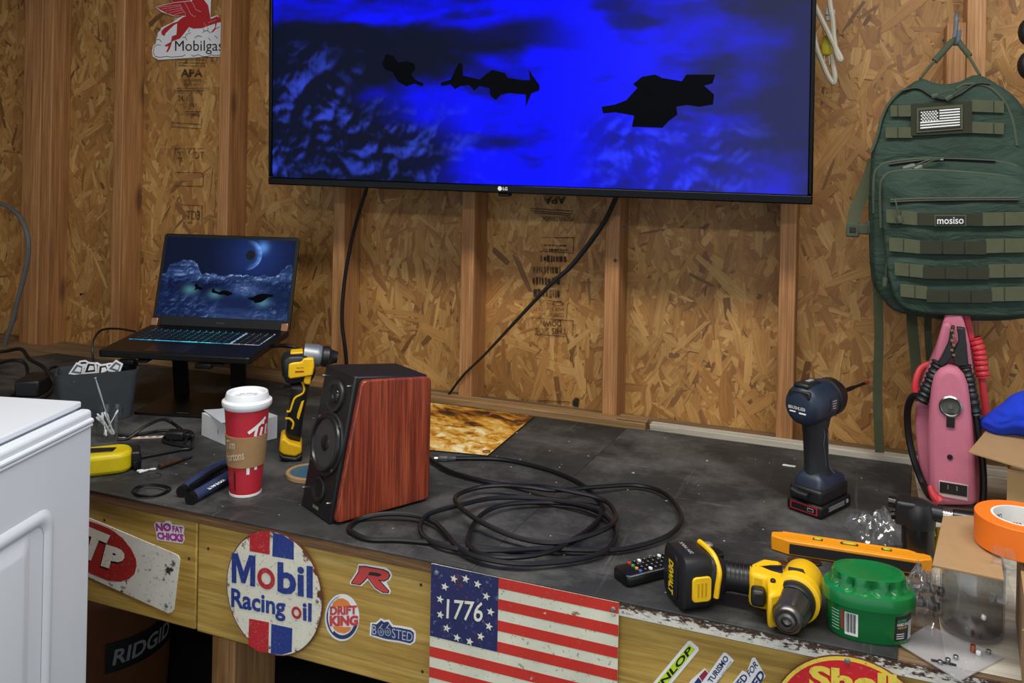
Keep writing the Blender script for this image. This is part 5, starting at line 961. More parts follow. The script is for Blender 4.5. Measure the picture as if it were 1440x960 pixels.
# ------------------------------------------------------------------ black torch
tc, fr = bench_thing('gas_torch', 'black pistol style gas torch standing behind the level', 'torch', 1290, 790)
TCH = mat('torch_black', '121213', .3, coat=.2)
zt0, zt1 = fr.q(1288, 737)[1], fr.q(1288, 700)[1]
MB().lathe([(.024, 0), (.0255, .002), (.0255, zt0-.004), (.0245, zt0)], 32).build('fuel_tank', TCH, tc)
MB().lathe([(.0265, zt0-.001), (.0270, zt0+.012), (.0255, zt0+.026), (.020, zt0+.037), (.010, zt0+.042), (.0001, zt0+.043)], 32).build('head_dome', BLK, tc)
MB().box((-.018, 0, zt0+.020), (.034, .040, .040)).build('valve_block', BLK, tc, bev=.005); MB().tube([(-.034, 0, zt0+.030), (-.046, 0, zt0+.031)], .009, 12).build('gas_knob', TCH, tc); MB().tube([(-.034, -.006, zt0+.012), (-.041, -.006, zt0+.010)], .007, 10).build('igniter', TCH, tc)
nz = zt0+.024; MB().tube([(.018, 0, nz), (.036, 0, nz-.001)], .013, 16).build('neck', BLK, tc); MB().tube([(.035, 0, nz-.001), (.052, 0, nz-.002)], .0105, 16).build('threaded_ring', STEEL, tc)
for i in range(4): MB().tube([(.037+i*.004, 0, nz-.001), (.0385+i*.004, 0, nz-.001)], .0118, 16).build('thread', STEEL, tc)
MB().lathe([(.011, 0), (.0145, .002), (.0155, .045), (.0150, .048), (.0120, .048), (.010, .03), (.0001, .03)], 20, M.Translation((.050, 0, nz-.002)) @ M.Rotation(math.pi/2, 4, 'Y')).build('flame_tube', TCH, tc)
# little caps seen beside the torch
cpA = P(1318, 775, .92)
for i, (x, y, c, nm) in enumerate(((1318, 745, 'c9b21f', 'small yellow bottle cap beside the torch'), (1313, 765, '6a1822', 'small dark red vial beside the torch'), (1321, 757, 'c8c0a0', 'small cream cap beside the torch'))):
    l = P(1316+4*i, 790-3*i); z = V(PL(x, y, l, V((W_.x, W_.y, 0)))).z; t = thing('small_bottle', nm, 'bottle', V((l.x+.004, l.y+.012*i, ZB)), group='small bottles beside the torch')
    MB().lathe([(.007, 0), (.0075, .002), (.0075, z-ZB-.014), (.004, z-ZB-.008)], 16).build('vial_body', mat('vial_'+c, c, .3), t); MB().lathe([(.0055, z-ZB-.008), (.006, z-ZB), (.005, z-ZB+.004), (.0001, z-ZB+.004)], 16).build('cap', mat('vial_'+c, c, .3) if i != 1 else PRW, t)
# ------------------------------------------------------------------ plastic bags
FILM = clear('plastic_film', (.93, .94, .95), .10, .12, .8, .06)
def bag(name, label, cx, cy, w, d, h, seed, rz=0, flatb=False):
    l = P(cx, cy); t = thing(name, label, 'plastic bag', l, rz, group='clear plastic bags'); N = 30
    vs = []; 
    for j in range(N+1):
        for i in range(N+1):
            u, v = i/N*2-1, j/N*2-1; e = max(0, 1-max(abs(u), abs(v))**3); k = NZ.turbulence((u*2.2+seed, v*2.2, seed), 4, True)
            vs.append((u*w/2+.006*NZ.noise((u*4, v*4, seed)), v*d/2+.006*NZ.noise((v*4, u*4, seed+3)), .002+h*e*(.25+.75*k)))
    fs = [(j*(N+1)+i, j*(N+1)+i+1, (j+1)*(N+1)+i+1, (j+1)*(N+1)+i) for j in range(N) for i in range(N)]
    MB().add(vs, fs).build('film', FILM, t, smooth=28); return t
bag('plastic_bag', 'crumpled clear plastic bag behind the orange level', 1240, 752, .11, .09, .055, 3.1, .3)
t2 = bag('plastic_bag', 'crumpled clear bag of dark fittings between the green tub and the jar', 1296, 852, .048, .14, .075, 8.2, -.15)
for i, (x, y, z, c) in enumerate(((-.01, -.03, .016, STEEL), (.012, -.01, .012, BLK), (-.006, .02, .016, STEEL), (.014, .04, .014, BLK), (-.016, .0, .012, DBLK))): MB().tube([(x-.012, y, z), (x+.012, y+.008*(-1)**i, z)], .007, 10).build('fitting', c, t2)
zb, fr = bench_thing('zip_bag', 'flat clear zip bag with a few small screws at the right front', 'plastic bag', 1338, 918, 0)
zp = [fr.h(*p) for p in ((1262, 905), (1305, 880), (1412, 925), (1350, 958))]
MB().slab(zp, .0002, .0016).build('bag_back', clear('bag_film', (.95, .95, .96), .25, .10, .3, .28), zb)
for i, (x, y, c) in enumerate(((1322, 935, STEEL), (1333, 932, STEEL), (1344, 928, STEEL), (1368, 918, mat('copper', 'b86a4a', .3, .9)), (1376, 922, WHT), (1390, 920, STEEL))): q = fr.h(x, y); MB().lathe([(.003, .0018), (.0034, .003), (.0034, .006 if i != 3 else .011), (.002, .007 if i != 3 else .012), (.0001, .0072 if i != 3 else .0122)], 12, M.Translation((q[0], q[1], 0))).build('small_screw', c, zb)
MB().box((fr.h(1327, 934)[0], fr.h(1327, 934)[1], .002), (.03, .007, .001), ).build('metal_strip', STEEL, zb)
# ------------------------------------------------------------------ glass jar
jr, fr = bench_thing('glass_jar', 'empty clear glass jar under the cardboard flap', 'jar', 1366, 888)
MB().lathe([(.0001, .002), (.033, .0), (.0395, .004), (.041, .012), (.041, .098), (.038, .104), (.038, .112), (.036, .112), (.036, .104), (.0385, .097), (.0385, .012), (.034, .007), (.0001, .007)], 48).build('jar_glass', clear('jar_glass', (.80, .81, .82), .03, .07), jr)
# ------------------------------------------------------------------ cardboard boxes at right
CB = mat('cardboard', '9c7d58', .85, var=.06, scale=40, bump=.15, bscale=300); CBI = mat('cardboard_inner', '85694a', .9)
zf = ZB+.122
b0 = P(1408, 960); bxr = thing('cardboard_box', 'brown cardboard box at the right front with a flap folded out', 'box', (.196, 1.22, ZB), -.10); fr = Fr(bxr)
for nm, c, d in (('side', (.0, .10, .058), (.004, .30, .112)), ('side', (.24, .10, .058), (.004, .30, .112)), ('front', (.12, -.05, .058), (.236, .004, .112)), ('back', (.12, .248, .058), (.236, .004, .112)), ('bottom', (.12, .10, .002), (.236, .296, .004))): MB().box(c, d).build(nm, CB, bxr)
fp = [fr.w(P(x, y, z)) for x, y, z in ((1326, 728, zf), (1376, 728, zf), (1400, 730, zf), (1412, 818, zf-.004), (1311, 797, zf))]
MB().loft([[q+V((0, 0, 0)) for q in fp], [q+V((0, 0, .0035)) for q in fp]]).build('flap', CB, bxr, bev=.0008)
MB().box((.10, .10, .1165), (.19, .28, .003)).build('top_flap', CB, bxr)
MB().box((.018, -.0525, .095), (.03, .0008, .004)).build('black_mark', PRK, bxr); MB().box((.02, -.056, .112), (.06, .004, .03)).build('front_flap', CBI, bxr)
# orange tape
tl = P(1440, 770, zf+.004); tpe = thing('tape_roll', 'roll of bright orange tape lying on the cardboard flap', 'tape', (P(1436, 768, zf+.004).x, P(1436, 768, zf+.004).y, zf+.0042), face(tl))
ORT = mat('tape_orange', 'e8741a', .5, var=.03)
MB().lathe([(.0385, 0), (.0585, 0), (.0592, .001), (.0592, .041), (.0585, .042), (.0385, .042)], 56, caps=False).loft([[V((.0385*math.cos(t*math.pi/28), .0385*math.sin(t*math.pi/28), z)) for t in range(56)] for z in (.042, 0)], caps=False).build('tape', ORT, tpe, smooth=30)
MB().lathe([(.0384, .001), (.0384, .0425), (.0355, .0425), (.0355, .001), (.0384, .001)], 48, caps=False).build('paper_core', PRW, tpe, smooth=30)
GPR = mat('core_print', '5a6478', .6)
for i in range(8):
    a = i*math.pi/4+.25; text('core_lettering', 'CARBO', tpe, GPR if i % 2 else mat('core_print_red', '9c3440', .6), .018, .008, (lambda a: lambda x, z: V((.0352*math.cos(a-x/.0352), .0352*math.sin(a-x/.0352), .022+z+.006*(1 if i % 2 else -1))))(a), bold=.02)
cw = thing('plastic_wrap', 'clear wrapper hanging off the cardboard beside the orange tape', 'wrapper', P(1404, 820, zf-.03)); 
vs = [((u-.5)*.028+.004*math.sin(v*9), -.014-.003*math.sin(u*12+v*7), .055-v*.075) for v in [j/10 for j in range(11)] for u in [i/6 for i in range(7)]]
MB().add(vs, [(j*7+i, j*7+i+1, j*7+i+8, j*7+i+7) for j in range(10) for i in range(6)]).build('film', FILM, cw, smooth=40)
# second box behind, with towel
l2 = P(1416, 716); bx2 = thing('cardboard_box', 'open cardboard box behind the orange tape, under the blue towel', 'box', (.285, 1.80, ZB), face((.285, 1.80))); fr = Fr(bx2)
zz = fr.q(1416, 658)[1]; fx = fr.q(1416, 690)[0]
CB2 = mat('pale_cardboard', 'b2946a', .85, var=.05, scale=40)
for nm, c, d in (('front', (fx+.13, .0, zz/2), (.26, .004, zz)), ('side', (fx+.002, .12, zz/2), (.004, .236, zz)), ('side', (fx+.258, .12, zz/2), (.004, .236, zz)), ('back', (fx+.13, .24, zz/2), (.26, .004, zz))): MB().box(c, d).build(nm, CB2, bx2)
fq = [fr.w(PL(x, y, V(bx2.location)+fr.n*o, fr.n)) for x, y, o in ((1362, 637, -.045), (1388, 606, .08), (1500, 622, .08), (1500, 678, -.045))]
MB().loft([[q for q in fq], [q+V((0, 0, .004)) for q in fq]]).build('flap', CB, bx2, bev=.0008)
tw_ = thing('towel', 'bright blue microfibre towel on the cardboard box', 'towel', V(bx2.location)+V((.04, .08, 0)), fr.rz); f2 = Fr(tw_)
tp = [f2.q(x, y) for x, y in ((1376, 590), (1384, 606), (1410, 611), (1440, 614), (1500, 622), (1520, 580), (1480, 535), (1448, 546), (1430, 553), (1405, 568), (1388, 580))]
b = MB().puff(dens(tp, 5), .03, .075, steps=12, inset=.92)
b.v = [p+V((.006*NZ.noise((p.x*26, p.y*26, p.z*30)), -.010*abs(NZ.noise((p.x*22+p.z*30, p.z*34-p.x*12, 3))), .005*NZ.noise((p.x*30, 7, p.z*24)))) for p in b.v]; b.build('folds', mat('towel_blue', '0d35c4', .95, bump=.8, bscale=500), tw_, smooth=60, sub=1)
# ------------------------------------------------------------------ pink jump starter
js, fr = bench_thing('jump_starter', 'faded pink portable jump starter with black and red clamps', 'jump starter', 1342, 708); PNKP = mat('faded_pink', 'b9697f', .6, var=.06, bump=.5, bscale=500)
kj = cr(1240, 420, 3.2)
def jl(pts, off=0): return [(x, max(.0004, z)) for x, z in fr.qq(kj(pts), off)]
MB().prism(jl([(205, 925), (165, 760), (150, 560), (155, 450), (200, 330), (240, 230), (285, 70), (300, 40), (325, 28), (350, 40), (372, 110), (395, 200), (412, 330), (425, 480), (440, 700), (445, 925)]), .0, .085).build('body', PNKP, js, bev=.010, seg=3)
MB().prism(jl([(255, 180), (275, 105), (305, 100), (320, 130), (315, 190), (260, 290), (225, 300)], -.004), -.020, .01).build('clamp_rest', PNKP, js, bev=.006)
MB().prism(jl([(212, 930), (205, 640), (210, 520), (222, 400), (235, 345), (262, 315), (300, 303), (340, 312), (368, 340), (388, 390), (400, 480), (418, 700), (430, 930)], -.05), -.055, .002).build('front_pod', PNKP, js, bev=.012, seg=3)
def jp(x, y, off): q = fr.q(*kj([(x, y)])[0], off); return V((q[0], off, q[1]))
c = jp(310, 484, -.0565); RX90 = M.Translation(c) @ M.Rotation(math.pi/2, 4, 'X')
so = MB().lathe([(.0195, -.001), (.0200, .003), (.0175, .005), (.0155, .003), (.015, -.006)], 36, RX90).build('socket_ring', STEEL, js); MB().lathe([(.0152, -.002), (.0152, .0), (.004, -.001), (.0001, -.0012)], 30, RX90).build('socket_core', mat('socket_dark', '4a4d45', .4), so); MB().lathe([(.004, -.001), (.004, .004), (.0001, .004)], 12, RX90).build('socket_contact', STEEL, so)
c = jp(310, 545, -.0575); MB().box(c, (.014, .004, .028)).build('socket_tab', RUB, js, bev=.001); c = jp(307, 712, -.0565); MB().lathe([(.005, 0), (.005, .001), (.0001, .0015)], 12, M.Translation(c) @ M.Rotation(math.pi/2, 4, 'X')).build('screw', DSTEEL, js)
c = jp(322, 862, -.0562); oz_ = MB().box(c, (.050, .003, .030)).build('outlet_frame', mat('outlet_pale', 'b9a3a6', .5), js, bev=.001); MB().box(c+V((0, -.0015, .003)), (.046, .003, .020)).build('outlet_face', DBLK, oz_)
for s_ in (-.009, .006): MB().box(c+V((s_, -.003, .006)), (.0022, .004, .008)).build('outlet_pin', STEEL, oz_)
CLB = mat('clamp_black', '15171a', .5)
MB().prism(jl([(312, 120), (330, 122), (322, 160), (312, 195), (322, 225), (318, 260), (300, 275), (280, 300), (262, 310), (240, 300), (270, 260), (300, 190)], -.03), -.038, -.022).build('clamp_jaw', CLB, js, bev=.002); MB().prism(jl([(335, 125), (375, 130), (382, 200), (390, 300), (350, 300), (325, 290), (318, 262), (325, 225), (345, 190), (342, 155)], -.03), -.038, -.022).build('clamp_jaw', CLB, js, bev=.002)
for i in range(6): MB().box(jp(318+(6 if i % 2 else -2), 140+i*22, -.036), (.005, .012, .004)).build('clamp_tooth', mat('brass', 'a08a5a', .35, .9), js)
def ribbed(pts, off, r, mt, name, nr=9):
    P3 = [jp(x, y, off) for x, y in pts]; sp_ = spline(P3, 8); b = MB(); b.tube(sp_, lambda t: r*(.85 if int(t*nr*2) % 2 else 1.08), 12); return b.build(name, mt, js, smooth=30)
ribbed([(258, 285), (232, 345), (205, 405), (178, 462)], -.030, .0125, CLB, 'clamp_grip'); ribbed([(375, 300), (392, 360), (405, 430), (425, 520)], -.030, .0105, CLB, 'clamp_grip')
RDC = mat('clamp_red', 'c0323c', .45); MB().prism(jl([(370, 30), (388, 35), (405, 110), (418, 170), (395, 180), (375, 110), (362, 60)], .05), .03, .05).build('red_jaw', RDC, js, bev=.002); ribbed([(415, 175), (435, 230), (445, 290), (455, 350)], .04, .0125, RDC, 'red_grip', 8)
MB().tube([jp(x, y, .04) for x, y in ((450, 350), (458, 420), (468, 500), (472, 600))], .0065, 10, 4).build('red_lead', RDC, js)
MB().tube([jp(x, y, o) for x, y, o in ((225, 290, .06), (180, 310, .06), (158, 350, .05), (150, 400, .03), (160, 450, .0))], .0065, 10, 5).build('red_lead', RDC, js)
MB().tube([jp(x, y, o) for x, y, o in ((172, 440, -.030), (140, 440, -.02), (120, 480, -.01), (115, 540, .0), (125, 640, .0), (150, 740, -.01), (185, 830, -.02), (215, 885, -.06), (240, 900, -.07))], .0068, 10, 5).build('black_lead', RUB, js)
MB().tube([jp(x, y, -.03) for x, y in ((422, 510), (432, 580), (440, 640), (452, 720), (458, 820), (455, 920))], .0062, 10, 4).build('black_lead', RUB, js)
MB().tube([jp(215, 840, -.075), jp(232, 880, -.078), jp(262, 910, -.08)], lambda t: .004+.007*t, 10, 4).build('red_cone', RDC, js)
# ------------------------------------------------------------------ hook and backpack
hk = thing('wall_hook', 'grey coated screw hook in the block beside the stud', 'hook', AY(1345, 60, 2.150)); hl = V(hk.location)
MB().tube([q-hl for q in (AY(1346, 20, 2.158), AY(1346, 21, 2.135), AY(1345, 24, 2.122), AY(1344, 42, 2.120), AY(1342, 56, 2.118), AY(1342, 61, 2.106), AY(1346, 60, 2.094), AY(1348, 50, 2.090), AY(1349, 42, 2.088))], .0048, 10, 6).build('hook', mat('hook_grey', '5b656c', .4), hk)
YP = 2.00
bp = thing('backpack', 'dark green tactical backpack hanging from the hook', 'backpack', AY(1340, 290, YP)); bl_ = V(bp.location)
n = NT('pack_green'); v = n.coords(); n.base(n.ramp(n.noise(v, 9, 4), [(.3, lin('24352c')), (.7, lin('33463c'))])); n.set(Roughness=.8, Specular_IOR_Level=.3)
bu = n.new('ShaderNodeBump'); bu.inputs['Strength'].default_value = .55; bu.inputs['Distance'].default_value = .02; n.link(n.noise(n.coords((1, 1, 2.6)), 11, 4, .55, .8), bu.inputs['Height'])
b2 = n.new('ShaderNodeBump'); b2.inputs['Strength'].default_value = .3; b2.inputs['Distance'].default_value = .001; n.link(n.noise(v, 900, 2), b2.inputs['Height']); n.link(bu.outputs[0], b2.inputs['Normal']); n.link(b2.outputs[0], n.b.inputs['Normal']); GRB = n.m
WEB = mat('pack_webbing', '474c36', .9, var=.12, scale=60, bump=.3, bscale=700); VEL = mat('pack_velcro', '2a2d20', .98, bump=.5, bscale=800); GPI = mat('pack_piping', '3f4a38', .8)
def bx(p, Y=YP): q = AY(p[0], p[1], Y)-bl_; return (q.x, q.z)
def bpp(pts, Y=YP): return [bx(p, Y) for p in pts]
BO = [(1294, 110), (1269, 126), (1250, 144), (1239, 167), (1233, 192), (1226, 213), (1222, 260), (1222, 320), (1225, 390), (1236, 414), (1260, 436), (1300, 445), (1345, 449), (1400, 450), (1440, 448), (1456, 430), (1460, 300), (1456, 220), (1446, 165), (1430, 138), (1410, 122), (1376, 104), (1352, 113), (1330, 117), (1312, 115)]
def soft(poly, ys, ks, name, mt, wob=.004, seed=1):
    cx = sum(p[0] for p in poly)/len(poly); cz = sum(p[1] for p in poly)/len(poly); rings = []
    for y, k in zip(ys, ks): rings.append([V((cx+(x-cx)*k, y, cz+(z-cz)*k)) for x, z in poly])
    for k in (.8, .6, .4, .2, .04): rings.append([V((cx+(x-cx)*ks[-1]*k, ys[-1]-.004*(1-k)+wob*NZ.noise((x*k*14+seed, z*k*14, k)), cz+(z-cz)*ks[-1]*k)) for x, z in poly])
    return MB().loft(rings).build(name, mt, bp, smooth=70)
soft(bpp(dens(BO)), (.100, .085, .03, -.005, -.020, -.026), (.97, 1, 1.0, .99, .965, .92), 'main_compartment', GRB, .006)
MID = [(1229, 250), (1234, 236), (1248, 228), (1300, 222), (1380, 224), (1425, 231), (1444, 246), (1452, 300), (1450, 425), (1430, 444), (1345, 446), (1265, 436), (1238, 412), (1229, 380), (1227, 300)]
soft(bpp(dens(MID)), (-.010, -.035, -.046, -.050), (1, 1, .985, .95), 'middle_compartment', GRB, .005, 5)
FP = [(1238, 262), (1243, 247), (1256, 240), (1300, 238), (1380, 243), (1424, 250), (1437, 264), (1444, 300), (1446, 420), (1425, 436), (1345, 436), (1278, 430), (1258, 414), (1248, 385), (1240, 320)]
soft(bpp(dens(FP)), (-.040, -.070, -.082, -.086), (1, 1, .985, .95), 'front_pocket', GRB, .006, 9)
def bpv(p, y): q = PL(p[0], p[1], bl_+V((0, y, 0)), V((0, 1, 0)))-bl_; return V((q.x, y, q.z))
def band(x0, y0, x1, y1, y, mt, name, th=.003, dy=0):
    q = [bpv(p, y) for p in ((x0, y0), (x1, y0+dy), (x1, y1+dy), (x0, y1))]; return MB().loft([[p for p in q], [p+V((0, th, 0)) for p in q]]).build(name, mt, bp, bev=.0006)
YA, YB_ = -.034, -.096
for r0, r1 in ((148, 164), (179, 194)):
    band(1252 if r0 < 160 else 1245, r0, 1283, r1, YA, WEB, 'webbing', dy=0); band(1366, r0-8, 1412, r1-7, YA, WEB, 'webbing', dy=2)
    for x in (1262, 1397): band(x, r0-(6 if x > 1300 else 0), x+1.2, r1-(6 if x > 1300 else 0), YA-.0012, VEL, 'stitching', .001)
band(1281, 146, 1367, 191, YA-.001, VEL, 'velcro_panel', dy=-4)
for (vx0, vy0, vx1, vy1, lx0_, ly0_, ly1_, ry0, ry1) in ((1290, 299, 1382, 317, 1246, 294, 313, 299, 318), (1294, 338, 1387, 357, 1250, 334, 353, 336, 356), (1298, 375, 1391, 392, 1258, 369, 387, 372, 391), (1303, 408, 1395, 425, 1266, 399, 417, 404, 424)):
    band(vx0, vy0, vx1, vy1, YB_-.001, VEL, 'velcro_strip', dy=1); band(lx0_, ly0_, vx0+1, ly1_, YB_, WEB, 'webbing', dy=4); band(vx1-1, ry0, 1443, ry1, YB_, WEB, 'webbing', dy=-1)
    for x in (lx0_+20, 1412): band(x, (ly0_+2 if x < 1350 else ry0), x+1.2, (ly1_+2 if x < 1350 else ry1), YB_-.0012, VEL, 'stitching', .001)
    for x in (vx0+31, vx0+62): band(x, vy0+.5, x+1, vy1+.5, YB_-.002, DBLK, 'stitching', .001)
def tubep(pts, y, r, mt, name, per=5): return MB().tube([bpv(p, y) for p in pts], r, 8, per).build(name, mt, bp)
tubep([(1239, 320), (1238, 264), (1244, 248), (1258, 241), (1300, 239), (1380, 244), (1424, 251), (1436, 265), (1440, 300)], -.074, .0028, GPI, 'piping'); tubep([(1229, 300), (1229, 250), (1236, 235), (1252, 228), (1300, 223), (1380, 225), (1425, 232), (1442, 246)], -.044, .003, GPI, 'piping')
tubep([(1226, 212), (1234, 190), (1240, 166), (1252, 143), (1272, 126), (1296, 131), (1312, 138)], -.022, .003, GPI, 'piping'); tubep([(1430, 205), (1424, 170), (1412, 143), (1390, 122), (1360, 118), (1345, 125)], -.026, .003, GPI, 'piping'); tubep([(1268, 128), (1290, 124), (1312, 136), (1330, 140), (1350, 132), (1372, 118), (1392, 118)], -.029, .0022, DBLK, 'zipper')
tubep([(1252, 284), (1300, 282), (1380, 281), (1432, 281)], -.090, .0035, DBLK, 'zipper'); tubep([(1252, 281), (1300, 279), (1432, 278)], -.092, .0022, GPI, 'zipper_flap'); tubep([(1250, 231), (1290, 226), (1330, 223), (1400, 226)], -.052, .0026, DBLK, 'zipper')
MB().box(bpv((1334, 242), -.062), (.0012, .003, .030)).build('seam', VEL, bp)
PUL = mat('zip_pull_grey', '5d6259', .6)
def pull(a, b, y, mt=PUL):
    p0, p1 = bpv(a, y), bpv(b, y); d = (p1-p0); q = MB().tube([p0, p0.lerp(p1, .3)+V((0, -.004, .004)), p0.lerp(p1, .75)], .0015, 6, 4).build('zip_cord', GPI, bp)
    MB().tube([p0.lerp(p1, .7), p0.lerp(p1, .78), p1], lambda t: .0045+.001*math.sin(t*3), 8).build('zip_pull', mt, bp)
pull((1326, 222), (1270, 237), -.062); pull((1322, 224), (1286, 238), -.062); pull((1360, 122), (1330, 140), -.042, GPI); pull((1340, 128), (1310, 136), -.042, GPI); pull((1258, 280), (1266, 313), -.102, GPI); pull((1248, 362), (1244, 402), -.072, GPI)
MB().box(bpv((1322, 224), -.06), (.012, .004, .005)).build('zip_slider', STEEL, bp, bev=.001)
# patches
PW = mat('patch_white', 'd9dbd8', .8); PB = mat('patch_black', '1a1b1e', .8)
band(1289, 152, 1354, 187, YA-.004, WEB, 'flag_patch', dy=-5); band(1292, 155, 1351, 184, YA-.0052, PB, 'patch_field', .002, dy=-4.6)
for i in range(7):
    y = 156.6+i*3.75; x0 = 1321 if i < 4 else 1294
    band(x0, y-(2.2 if x0 > 1300 else 0), 1350, y+2-(2.2 if x0 > 1300 else 0), YA-.006, PW, 'patch_stripe', .001, dy=-4.6 if x0 < 1300 else -2.3)
for j in range(6):
    for i in range(6):
        p = bpv((1296+i*4+(2 if j % 2 else 0), 158+j*2.4-i*.33), YA-.006); MB().box(p, (.0032, .001, .0022)).build('patch_star', PW, bp)
band(1314, 302, 1359, 318, YB_-.003, WEB, 'name_patch', dy=0); band(1316, 303.5, 1357, 316.5, YB_-.0042, PB, 'patch_field', .002)
quad_text('patch_lettering', 'mosiso', bp, PW, [(1318, 305.5), (1355, 305), (1355, 314.5), (1318, 315)], lambda a, b: bpv((a, b), YB_-.0048), .008)
# straps
MB().ribbon([bpv(p, y) for p, y in (((1230, 225), .0), ((1222, 250), .01), ((1210, 280), .015), ((1202, 300), .01), ((1201, 316), .005))], (1, 0, -.25), .026, .003, 5).build('side_strap', WEB, bp)
bk = MB().box(bpv((1199, 323), .0), (.026, .013, .030)).build('buckle', GPI, bp, bev=.003); MB().box(bpv((1214, 322), -.001), (.022, .010, .022)).build('buckle_tongue', GPI, bk, bev=.003); MB().box(bpv((1228, 320), .0), (.024, .011, .028)).build('buckle_end', GPI, bk, bev=.003); MB().box(bpv((1199, 323), -.007), (.012, .002, .012)).build('buckle_gap', DBLK, bk, bev=.001)
MB().ribbon([bpv(p, y) for p, y in (((1234, 395), .05), ((1235, 430), .055), ((1236, 480), .07), ((1234, 540), .08), ((1235, 590), .09), ((1237, 636), .10))], (1, 0, 0), .019, .002, 4).build('hanging_strap', WEB, bp)
MB().ribbon([bpv(p, y) for p, y in (((1282, 430), .03), ((1283, 460), .04), ((1287, 500), .05), ((1290, 545), .05))], (1, 0, 0), .021, .002, 4).build('hanging_strap', WEB, bp); MB().ribbon([bpv(p, y) for p, y in (((1305, 435), .06), ((1305, 470), .07), ((1308, 510), .08))], (1, 0, 0), .014, .002, 4).build('hanging_strap', WEB, bp)
hp_ = V(hk.location)-bl_
MB().tube([bpv((1294, 111), .05), bpv((1303, 99), .07), bpv((1316, 84), .085)], .003, 8, 4).build('handle_strap', WEB, bp); MB().tube([bpv((1314, 86), .084), bpv((1325, 74), .09), bpv((1339, 58), .100)], .0068, 10, 4).build('handle_sleeve', GPI, bp)
MB().tube([bpv((1339, 58), .100), bpv((1344, 55), .103), bpv((1348, 58), .100)], .0055, 10, 4).build('handle_top', GPI, bp); MB().tube([bpv((1346, 56), .100), bpv((1355, 68), .09), bpv((1364, 79), .085)], .0062, 10, 4).build('handle_sleeve', GPI, bp); MB().tube([bpv((1361, 77), .085), bpv((1370, 92), .07), bpv((1378, 106), .05)], .003, 8, 4).build('handle_strap', WEB, bp)
# side bits of the pack at right
for y0 in (170, 205, 240, 275): tubep([(1416, y0), (1424, y0+12), (1430, y0+22), (1438, y0+30)], -.02, .0045, GPI, 'side_loop')
# black object hanging at the right edge
hh_ = thing('headphones', 'black headset hanging at the top right edge', 'headphones', AY(1452, 60, 2.12)); h0 = V(hh_.location)
MB().ell(AY(1448, 45, 2.12)-h0, (.022, .02, .030)).build('ear_cup', BLK, hh_); MB().ell(AY(1450, 92, 2.12)-h0, (.026, .02, .032)).build('ear_cup', BLK, hh_); MB().tube([AY(1448, 30, 2.12)-h0, AY(1470, 60, 2.13)-h0, AY(1460, 110, 2.12)-h0], .008, 8, 5).build('band', BLK, hh_)
# ------------------------------------------------------------------ white cabinet in the left foreground
TH7 = math.radians(7.5); ev = W_*math.cos(TH7)+R0*math.sin(TH7); cabz = math.atan2(-ev.x, ev.y)
dcor = ray(131, 574); dcor = CAM+dcor*1.45; ct = dcor.z
cb_ = thing('white_cabinet', 'white cabinet with a raised panel door in the left foreground', 'cabinet', (dcor.x, dcor.y, 0), cabz); fr = Fr(cb_)
CBW = mat('white_thermofoil', 'd2d9e1', .38, var=.02, scale=8)
DT = .022; CD = .62
MB().box((-DT-.004-.25, -CD/2, ct/2+.002), (.5, CD, ct-.004)).build('carcass', CBW, cb_, bev=.003)
MB().box((-DT-.0055-.245, -CD/2-.002, ct+.0055), (.505, CD+.004, .011)).build('top_panel', CBW, cb_, bev=.003)
door = MB().box((-DT/2, -CD/2, ct/2+.03), (DT, CD, ct-.06)).build('door', CBW, cb_, bev=.007, seg=4)
def dq(x, y):
    p = fr.w(PL(x, y, dcor, M.Rotation(cabz, 3, 'Z') @ V((1, 0, 0)))); return (p.y, p.z)
g1_, g2_ = dq(129, 585), dq(129, 597)
for zz_, r in ((dq(130, 590)[1], .0045), (dq(130, 596)[1], .003)): MB().tube([(0, -.004, zz_), (0, -CD+.004, zz_)], r, 10).build('moulding', CBW, door)
oc = dq(75, 707); ic = dq(40, 757)
def pring(y0, z0, x, rad):
    pts = [V((x, y0-CD+.09+(-oc[0]-.0)*0, z0))]
    out = []
    for a, b, t0 in ((y0, z0, 0),):
        for i in range(7):
            t = math.radians(90*i/6); out.append(V((x, y0-rad+rad*math.cos(t), z0-rad+rad*math.sin(t))))
    yl = -CD-y0; out += [V((x, yl, z0)), V((x, yl, .12)), V((x, y0, .12))]
    return out
MB().loft([pring(oc[0], oc[1], .0, .03), pring(oc[0]-.006, oc[1]-.006, .0055, .028), pring(oc[0]-.016, oc[1]-.016, .0055, .022), pring(oc[0]-.022, oc[1]-.022, .0008, .018)], caps=False).build('panel_moulding', CBW, door, smooth=50)
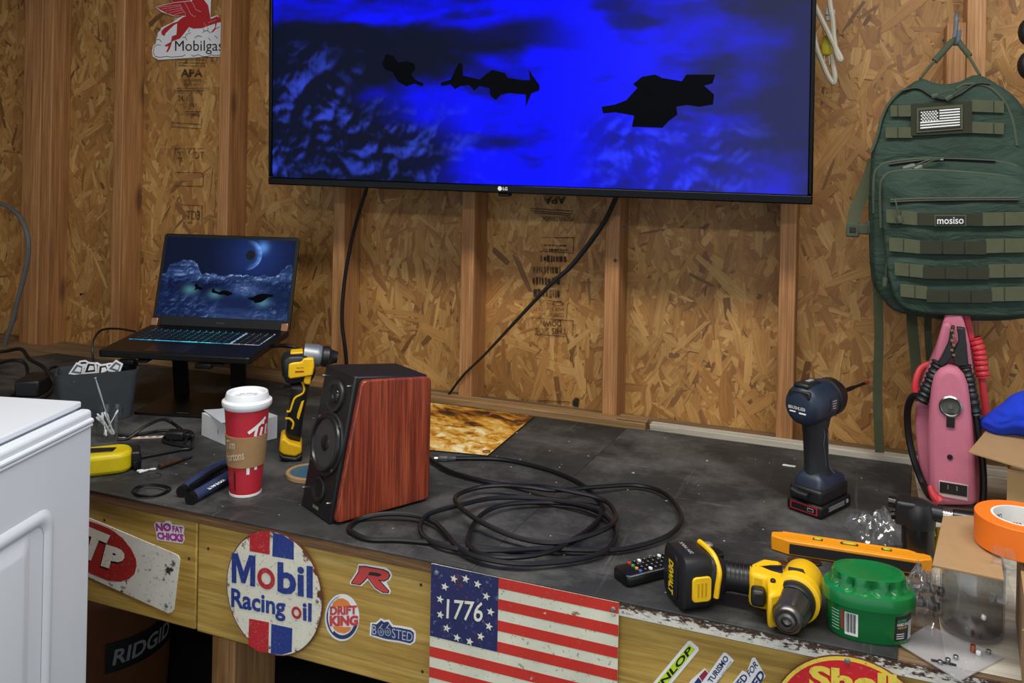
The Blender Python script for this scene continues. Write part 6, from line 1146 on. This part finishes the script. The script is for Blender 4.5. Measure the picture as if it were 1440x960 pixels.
MB().loft([pring(ic[0]+.004, ic[1]+.006, .0, .012), pring(ic[0]-.014, ic[1]-.014, .0065, .010), pring(ic[0]-.018, ic[1]-.018, .0070, .009)]).build('raised_panel', CBW, door, smooth=50)
# ------------------------------------------------------------------ below the bench
sv = thing('shop_vacuum', 'orange and black shop vacuum drum, darkened as in shade, reading RIDGID under the bench', 'vacuum', (-1.735, 1.68, 0), face((-1.735, 1.68))); fr = Fr(sv)
VAC = mat('vac_orange_shaded', '6e4020', .6); MB().lathe([(.14, .04), (.15, .05), (.165, .30), (.168, .50), (.175, .51), (.175, .53), (.165, .545)], 48).build('drum', VAC, sv); MB().lathe([(.172, .545), (.172, .58), (.15, .66), (.09, .69), (.0001, .69)], 40).build('lid', DBLK, sv)  # drum orange browned: under-bench shade is put into its colour
def vm(x0, z0, r): return lambda x, z: V((r*math.sin((x0+x)/r), -r*math.cos((x0+x)/r), z0+z))
lc_ = fr.q(160, 925, -.17); vz = lc_[1]; vx = .115
b = MB(); N = 14; f = vm(vx, vz, .171); b.add([f(-.10+.2*i/N, s_*.034) for s_ in (-1, 1) for i in range(N+1)], [(i, i+1, N+2+i, N+1+i) for i in range(N)]).build('label_band', DBLK, sv); text('lettering', 'RIDGID', sv, mat('label_grey', '9a9a9a', .5), .17, .036, vm(vx, vz, .1725), bold=.02, shear=.15)
for k in range(4): a = k*math.pi/2+.6; MB().lathe([(.026, 0), (.026, .03), (.02, .04)], 16, M.Translation((.12*math.cos(a), .12*math.sin(a), 0))).build('caster', DBLK, sv)
vh = thing('vacuum_hose', 'black ribbed vacuum hose under the bench', 'hose', (-1.25, 1.75, 0)); hp2 = spline([(-.12, -.1, .03), (-.10, -.06, .25), (-.05, -.08, .45), (.02, -.02, .58), (.10, .08, .60), (.18, .16, .50), (.22, .2, .25), (.20, .2, .04)], 26)
MB().tube(hp2, lambda t: .024+.003*math.sin(t*len(hp2)*1.6), 12).build('ribbed_tube', mat('hose_black', '141414', .5), vh)
